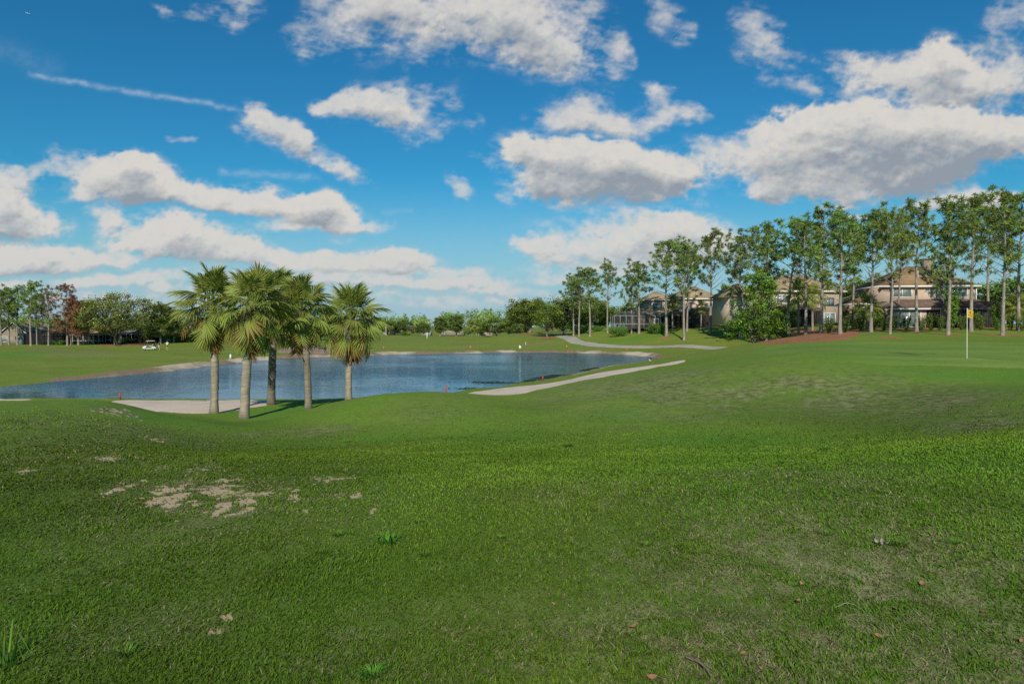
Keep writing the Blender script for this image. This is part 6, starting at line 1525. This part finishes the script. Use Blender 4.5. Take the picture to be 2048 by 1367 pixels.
# ------------------------------------------------------------------ birds and aircraft
M['feather_white'] = simple('white_feather', (0.78, 0.78, 0.76), .8, .05); M['feather_dark'] = simple('dark_feather', (0.04, 0.038, 0.035), .7, .2)
def wader(px, py, hpx, key, label, rz):
    p = gp2(px, py, 60); s = hpx*depth_scale(p); rt = empty('wading_bird', (p[0], p[1], max(p[2], WATER-.05)), rz, label, 'bird', 'birds at the water edge', s)
    skin_obj('body', [(0,0,.50,.11,.10),(.16,0,.52,.09),(.24,0,.62,.045),(.25,0,.76,.03),(.29,0,.88,.028),(.33,0,.95,.042),(.40,0,.95,.022),(.50,0,.94,.006),(-.18,0,.48,.075),(-.36,0,.44,.03)], [(0,1),(1,2),(2,3),(3,4),(4,5),(5,6),(6,7),(0,8),(8,9)], M[key], rt)
    for y in (-.05, .05): b = MB(); b.bar((.02, y, .45), (.05, y, .24), .016); b.bar((.05, y, .24), (.02, y, 0), .014); b.bar((.02, y, .01), (.12, y, .01), .012); b.build('leg', M['feather_dark'], rt)
wader(1300, 724, 7, 'feather_white', 'white wading bird at the right tip of the lake', 2.6); wader(1313.5, 719.5, 6, 'feather_dark', 'dark bird standing on the bank at the right tip of the lake', 2.8)
pa = P(56, 27, 1500); ac = empty('aircraft', pa, .5, 'tiny pale aircraft high in the blue sky at the upper left', 'aircraft', None, 1.0)
b = MB(); b.add(*tube(np.array([(-4.2, 0, .3), (-3.4, 0, .1), (-1, 0, 0), (2, 0, 0), (3.2, 0, 0), (3.7, 0, -.1)]), [.12, .3, .6, .62, .4, .08], 10)); b.build('fuselage', M['white'], ac, True)
b = MB(); b.add(np.array([(1.2, -5, .5), (1.2, 5, .5), (-.2, 5, .5), (-.4, -5, .5), (1.0, -5, .62), (1.0, 5, .62), (0, 5, .56), (0, -5, .56)]), np.array([(0, 1, 2, 3), (4, 7, 6, 5), (0, 4, 5, 1), (2, 6, 7, 3)])); b.build('wing', M['white'], ac)
b = MB(); b.box((-3.8, 0, .3), (.8, 3, .08)); b.box((-3.9, 0, 1.0), (.8, .08, 1.35)); b.build('tail', M['white'], ac)

# ------------------------------------------------------------------ small things lying on the lawn
M['dry_leaf'] = simple('dry_leaf', (0.30, 0.15, 0.085), .8, .45, 30); M['red_leaf'] = simple('red_leaf', (0.22, 0.035, 0.02), .7, .3, 30); M['twig'] = simple('twig', (0.20, 0.15, 0.10), .9, .3, 10); M['grey_leaf'] = simple('grey_leaf', (0.27, 0.245, 0.20), .9, .4, 30)
def leaf_mesh(name, mat, curl):
    V_ = []; nL = 7
    for i in range(nL):
        u = i/(nL-1); w = .30*math.sin(u*PI)**.8+.004; x = u-.5; z = curl*(2*u-1)**2*.5
        V_ += [(x, -w, z+w*.5), (x, 0, z), (x, w, z+w*.6)]
    q = [(i*3+j, (i+1)*3+j, (i+1)*3+j+1, i*3+j+1) for i in range(nL-1) for j in (0, 1)]
    V_ += [(-.5, -.012, curl*.5), (-.5, .012, curl*.5), (-.68, 0, curl*.7)]
    me = mesh_data(name, np.array(V_), [np.array(q), np.array([(21, 22, 23)])], mat, True); return me
LM = [leaf_mesh('fallen_leaf', M['dry_leaf'], .35), leaf_mesh('fallen_leaf', M['dry_leaf'], .7), leaf_mesh('fallen_leaf', M['red_leaf'], .4)]
LG = 'dry brown leaves scattered on the lawn'; LR = 'small dark red leaves scattered on the lawn'
for k, (px, py, w, kind) in enumerate([(1360, 980, 9, 0), (1540, 1153, 14, 0), (1604, 1172, 16, 1), (1844, 1171, 22, 0), (1596, 1207, 22, 1), (1790, 1222, 22, 0), (1268, 1258, 24, 1), (1185, 1277, 16, 0), (1756, 1276, 22, 0), (1487, 1310, 16, 0), (1304, 1361, 30, 1), (1844, 1073, 12, 0), (2044, 1287, 16, 1), (1448, 1228, 12, 0), (1107, 1211, 12, 0), (1522, 1342, 14, 1), (820, 1272, 14, 0), (938, 1294, 12, 0), (1600, 832, 6, 0), (1840, 830, 8, 1), (1243, 914, 5, 0), (1400, 1075, 9, 0),
        (1254, 1270, 10, 2), (1290, 1168, 12, 2), (1966, 1227, 12, 2), (1978, 1080, 10, 2), (1231, 981, 7, 2), (962, 1067, 8, 2), (1912, 1265, 10, 2), (1067, 1049, 5, 2), (878, 968, 5, 2)]):
    p = gp2(px, py); s = w*depth_scale(p)*.80
    tag(obj('fallen_leaf', LM[kind], None, (p[0], p[1], p[2]+.011), (random.uniform(-.4, .4), random.uniform(-.3, .5), random.uniform(0, 6.28)), s), 'dry orange brown leaf lying on the lawn' if kind < 2 else 'small dark red leaf lying on the lawn', 'leaf', LG if kind < 2 else LR)
M['weed'] = leafmat('weed_blade', (0.135, 0.270, 0.030), .3)
def weed_mesh(seed, n=70, h=.10, w=.16):
    r = np.random.default_rng(seed); mb = MB()
    for k in range(n):
        a = r.uniform(0, 6.28); q = r.uniform(0, 1)**.6; b0 = np.array([math.cos(a), math.sin(a), 0])*q*w*.5; a2 = a+r.uniform(-.6, .6); d = np.array([math.cos(a2), math.sin(a2), 0]); L = h*r.uniform(.6, 1.3); s = np.array([-d[1], d[0], 0])*.0045
        p1 = b0+d*L*.35+np.array([0, 0, L*.6]); p2 = b0+d*L*r.uniform(.7, 1.1)+np.array([0, 0, L*r.uniform(.35, .9)])
        mb.add(np.array([b0-s, b0+s, p1+s*.9, p1-s*.9, p2]), [np.array([(0, 1, 2, 3)]), np.array([(3, 2, 4)])], (r.uniform(.7, 1.3),)*3)
    return mb.data('weed_clump', M['weed'])
WM = [weed_mesh(601), weed_mesh(602), weed_mesh(603, 50)]
for k, (px, py, wpx, lab) in enumerate([(778, 1084, 50, 'largest bright green weed clump in the centre left of the lawn'), (677, 1069, 26, 'weed clump left of the largest one'), (643, 1104, 26, 'darker weed clump below and left of the largest one'), (848, 1109, 24, 'weed clump just right of and below the largest one'), (1002, 1074, 20, 'faint weed clump in the middle of the lawn'), (1293, 1089, 26, 'weed clump right of the middle of the lawn'), (1797, 1090, 36, 'weed clump beside the grey dead leaves at right'), (1652, 1068, 24, 'small low weed clump left of the grey dead leaves'), (475, 1191, 12, 'small weed clump below the bare sand patches'), (250, 1309, 46, 'weed clump low in the left corner of the lawn'), (745, 1350, 46, 'yellow green weed clump at the bottom edge'), (692, 883, 18, 'weed clump on the slope below the fourth palm'), (835, 1042, 18, 'faint weed clump above the largest one'), (1908, 1085, 26, 'faint weed clump at the right side of the lawn'), (605, 1058, 14, 'tiny weed clump left of centre'), (726, 904, 16, 'low weed clump on the slope below the right palm'), (1137, 891, 22, 'weed clump in the swale right of centre'), (1566, 925, 22, 'dark weed clump on the edge of the near lip'), (1650, 898, 24, 'weed clump in the right part of the swale'), (775, 1150, 14, 'small weed clump below the largest one')]):
    p = gp2(px, py+2); s = wpx*depth_scale(p)/.20
    tag(obj('weed_clump', WM[k % 3], None, (p[0], p[1], p[2]-.005), (0, 0, k*1.3), (s, s, min(s, 1.6))), lab, 'weed', 'weed clumps in the lawn')
tall = weed_mesh(610, 16, .34, .10)
p = gp2(12, 1335); tag(obj('tall_grass', tall, None, tuple(p), (0, 0, .5), .8), 'tuft of long grass at the lower left corner of the photo', 'grass tuft')
p = gp2(1766, 1093); s = depth_scale(p)
rt = empty('dead_leaf_cluster', (p[0], p[1], p[2]+.012), .4, 'cluster of grey curled dead leaves beside a weed clump at right', 'dead leaves')
gl = leaf_mesh('grey_leaf', M['grey_leaf'], .9)
for a, dx, dy in ((.2, -8, 0), (2.0, 4, -3), (4.1, 8, 5), (5.0, -3, 8)): obj('leaf', gl, rt, (dx*s, dy*s*1.5, .01), (.4, .3, a), 12*s)
p = gp2(404, 802.5, 30); mb = MB(); mb.add(*tube(np.array([(-.75, 0, .05), (-.2, .05, .07), (.3, -.03, .06), (.8, .12, .16)]), [.02, .035, .035, .012], 5)); mb.bar((.1, 0, .06), (.4, -.3, .1), .015); tag(mb.build('branch', M['twig_dark'] if 'twig_dark' in M else M['oak_bark'], None, loc=(p[0], p[1], p[2]+.02)), 'dark dead branch lying on the left sand bunker by the first palm', 'branch')
for px, py, L, th, ang, lab in [(1690, 1216, 50, .0022, .25, 'thin pale straw stalk lying on the lawn at lower right'), (1397, 1335, 44, .006, 1.9, 'dark crooked twig at the bottom edge right of centre')]:
    p = gp2(px, py); l = L*depth_scale(p)*(1.0 if ang < 1 else 2.0); mb = MB(); t = np.linspace(-.5, .5, 6); mb.add(*tube(np.stack([t*l, .03*l*np.sin(t*7), .02+.01*np.cos(t*5)], 1), np.full(6, th)*np.array([.7, 1, 1, 1, .8, .4]), 5)); mb.bar((.1*l, 0, .02), (.3*l, .14*l, .03), th*.6)
    tag(mb.build('twig', M['twig'] if ang > 1 else M['grey_leaf'], None, loc=tuple(p), rot=(0, 0, ang)), lab, 'twig')


# ------------------------------------------------------------------ dark mats in the right arm of the lake: weeds plus painted tree reflections
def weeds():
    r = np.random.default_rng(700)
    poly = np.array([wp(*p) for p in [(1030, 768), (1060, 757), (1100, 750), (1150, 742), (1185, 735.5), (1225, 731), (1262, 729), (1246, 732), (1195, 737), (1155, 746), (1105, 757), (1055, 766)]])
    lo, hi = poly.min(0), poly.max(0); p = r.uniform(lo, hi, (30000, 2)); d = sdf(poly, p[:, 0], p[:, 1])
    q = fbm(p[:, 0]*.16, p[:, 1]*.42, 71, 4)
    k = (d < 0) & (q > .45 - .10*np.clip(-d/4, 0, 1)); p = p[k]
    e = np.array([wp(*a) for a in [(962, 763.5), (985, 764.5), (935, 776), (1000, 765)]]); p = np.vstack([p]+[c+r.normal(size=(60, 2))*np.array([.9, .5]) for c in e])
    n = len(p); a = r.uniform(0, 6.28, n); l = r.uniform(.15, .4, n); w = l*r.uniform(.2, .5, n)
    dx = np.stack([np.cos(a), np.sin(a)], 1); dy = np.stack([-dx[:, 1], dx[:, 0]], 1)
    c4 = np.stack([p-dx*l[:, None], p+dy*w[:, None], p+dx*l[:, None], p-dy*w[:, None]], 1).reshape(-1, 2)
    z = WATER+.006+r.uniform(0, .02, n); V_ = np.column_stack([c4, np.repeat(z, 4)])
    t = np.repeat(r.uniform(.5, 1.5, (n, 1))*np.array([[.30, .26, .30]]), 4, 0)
    return mesh_data('weeds_and_reflections', V_, np.arange(4*n).reshape(-1, 4), M['leaf'], False, t)


tag(obj('weeds_and_reflections', weeds()), 'dark weed mats and painted tree reflections in the shallow right arm of the lake', 'water weeds and reflections', kind='stuff')
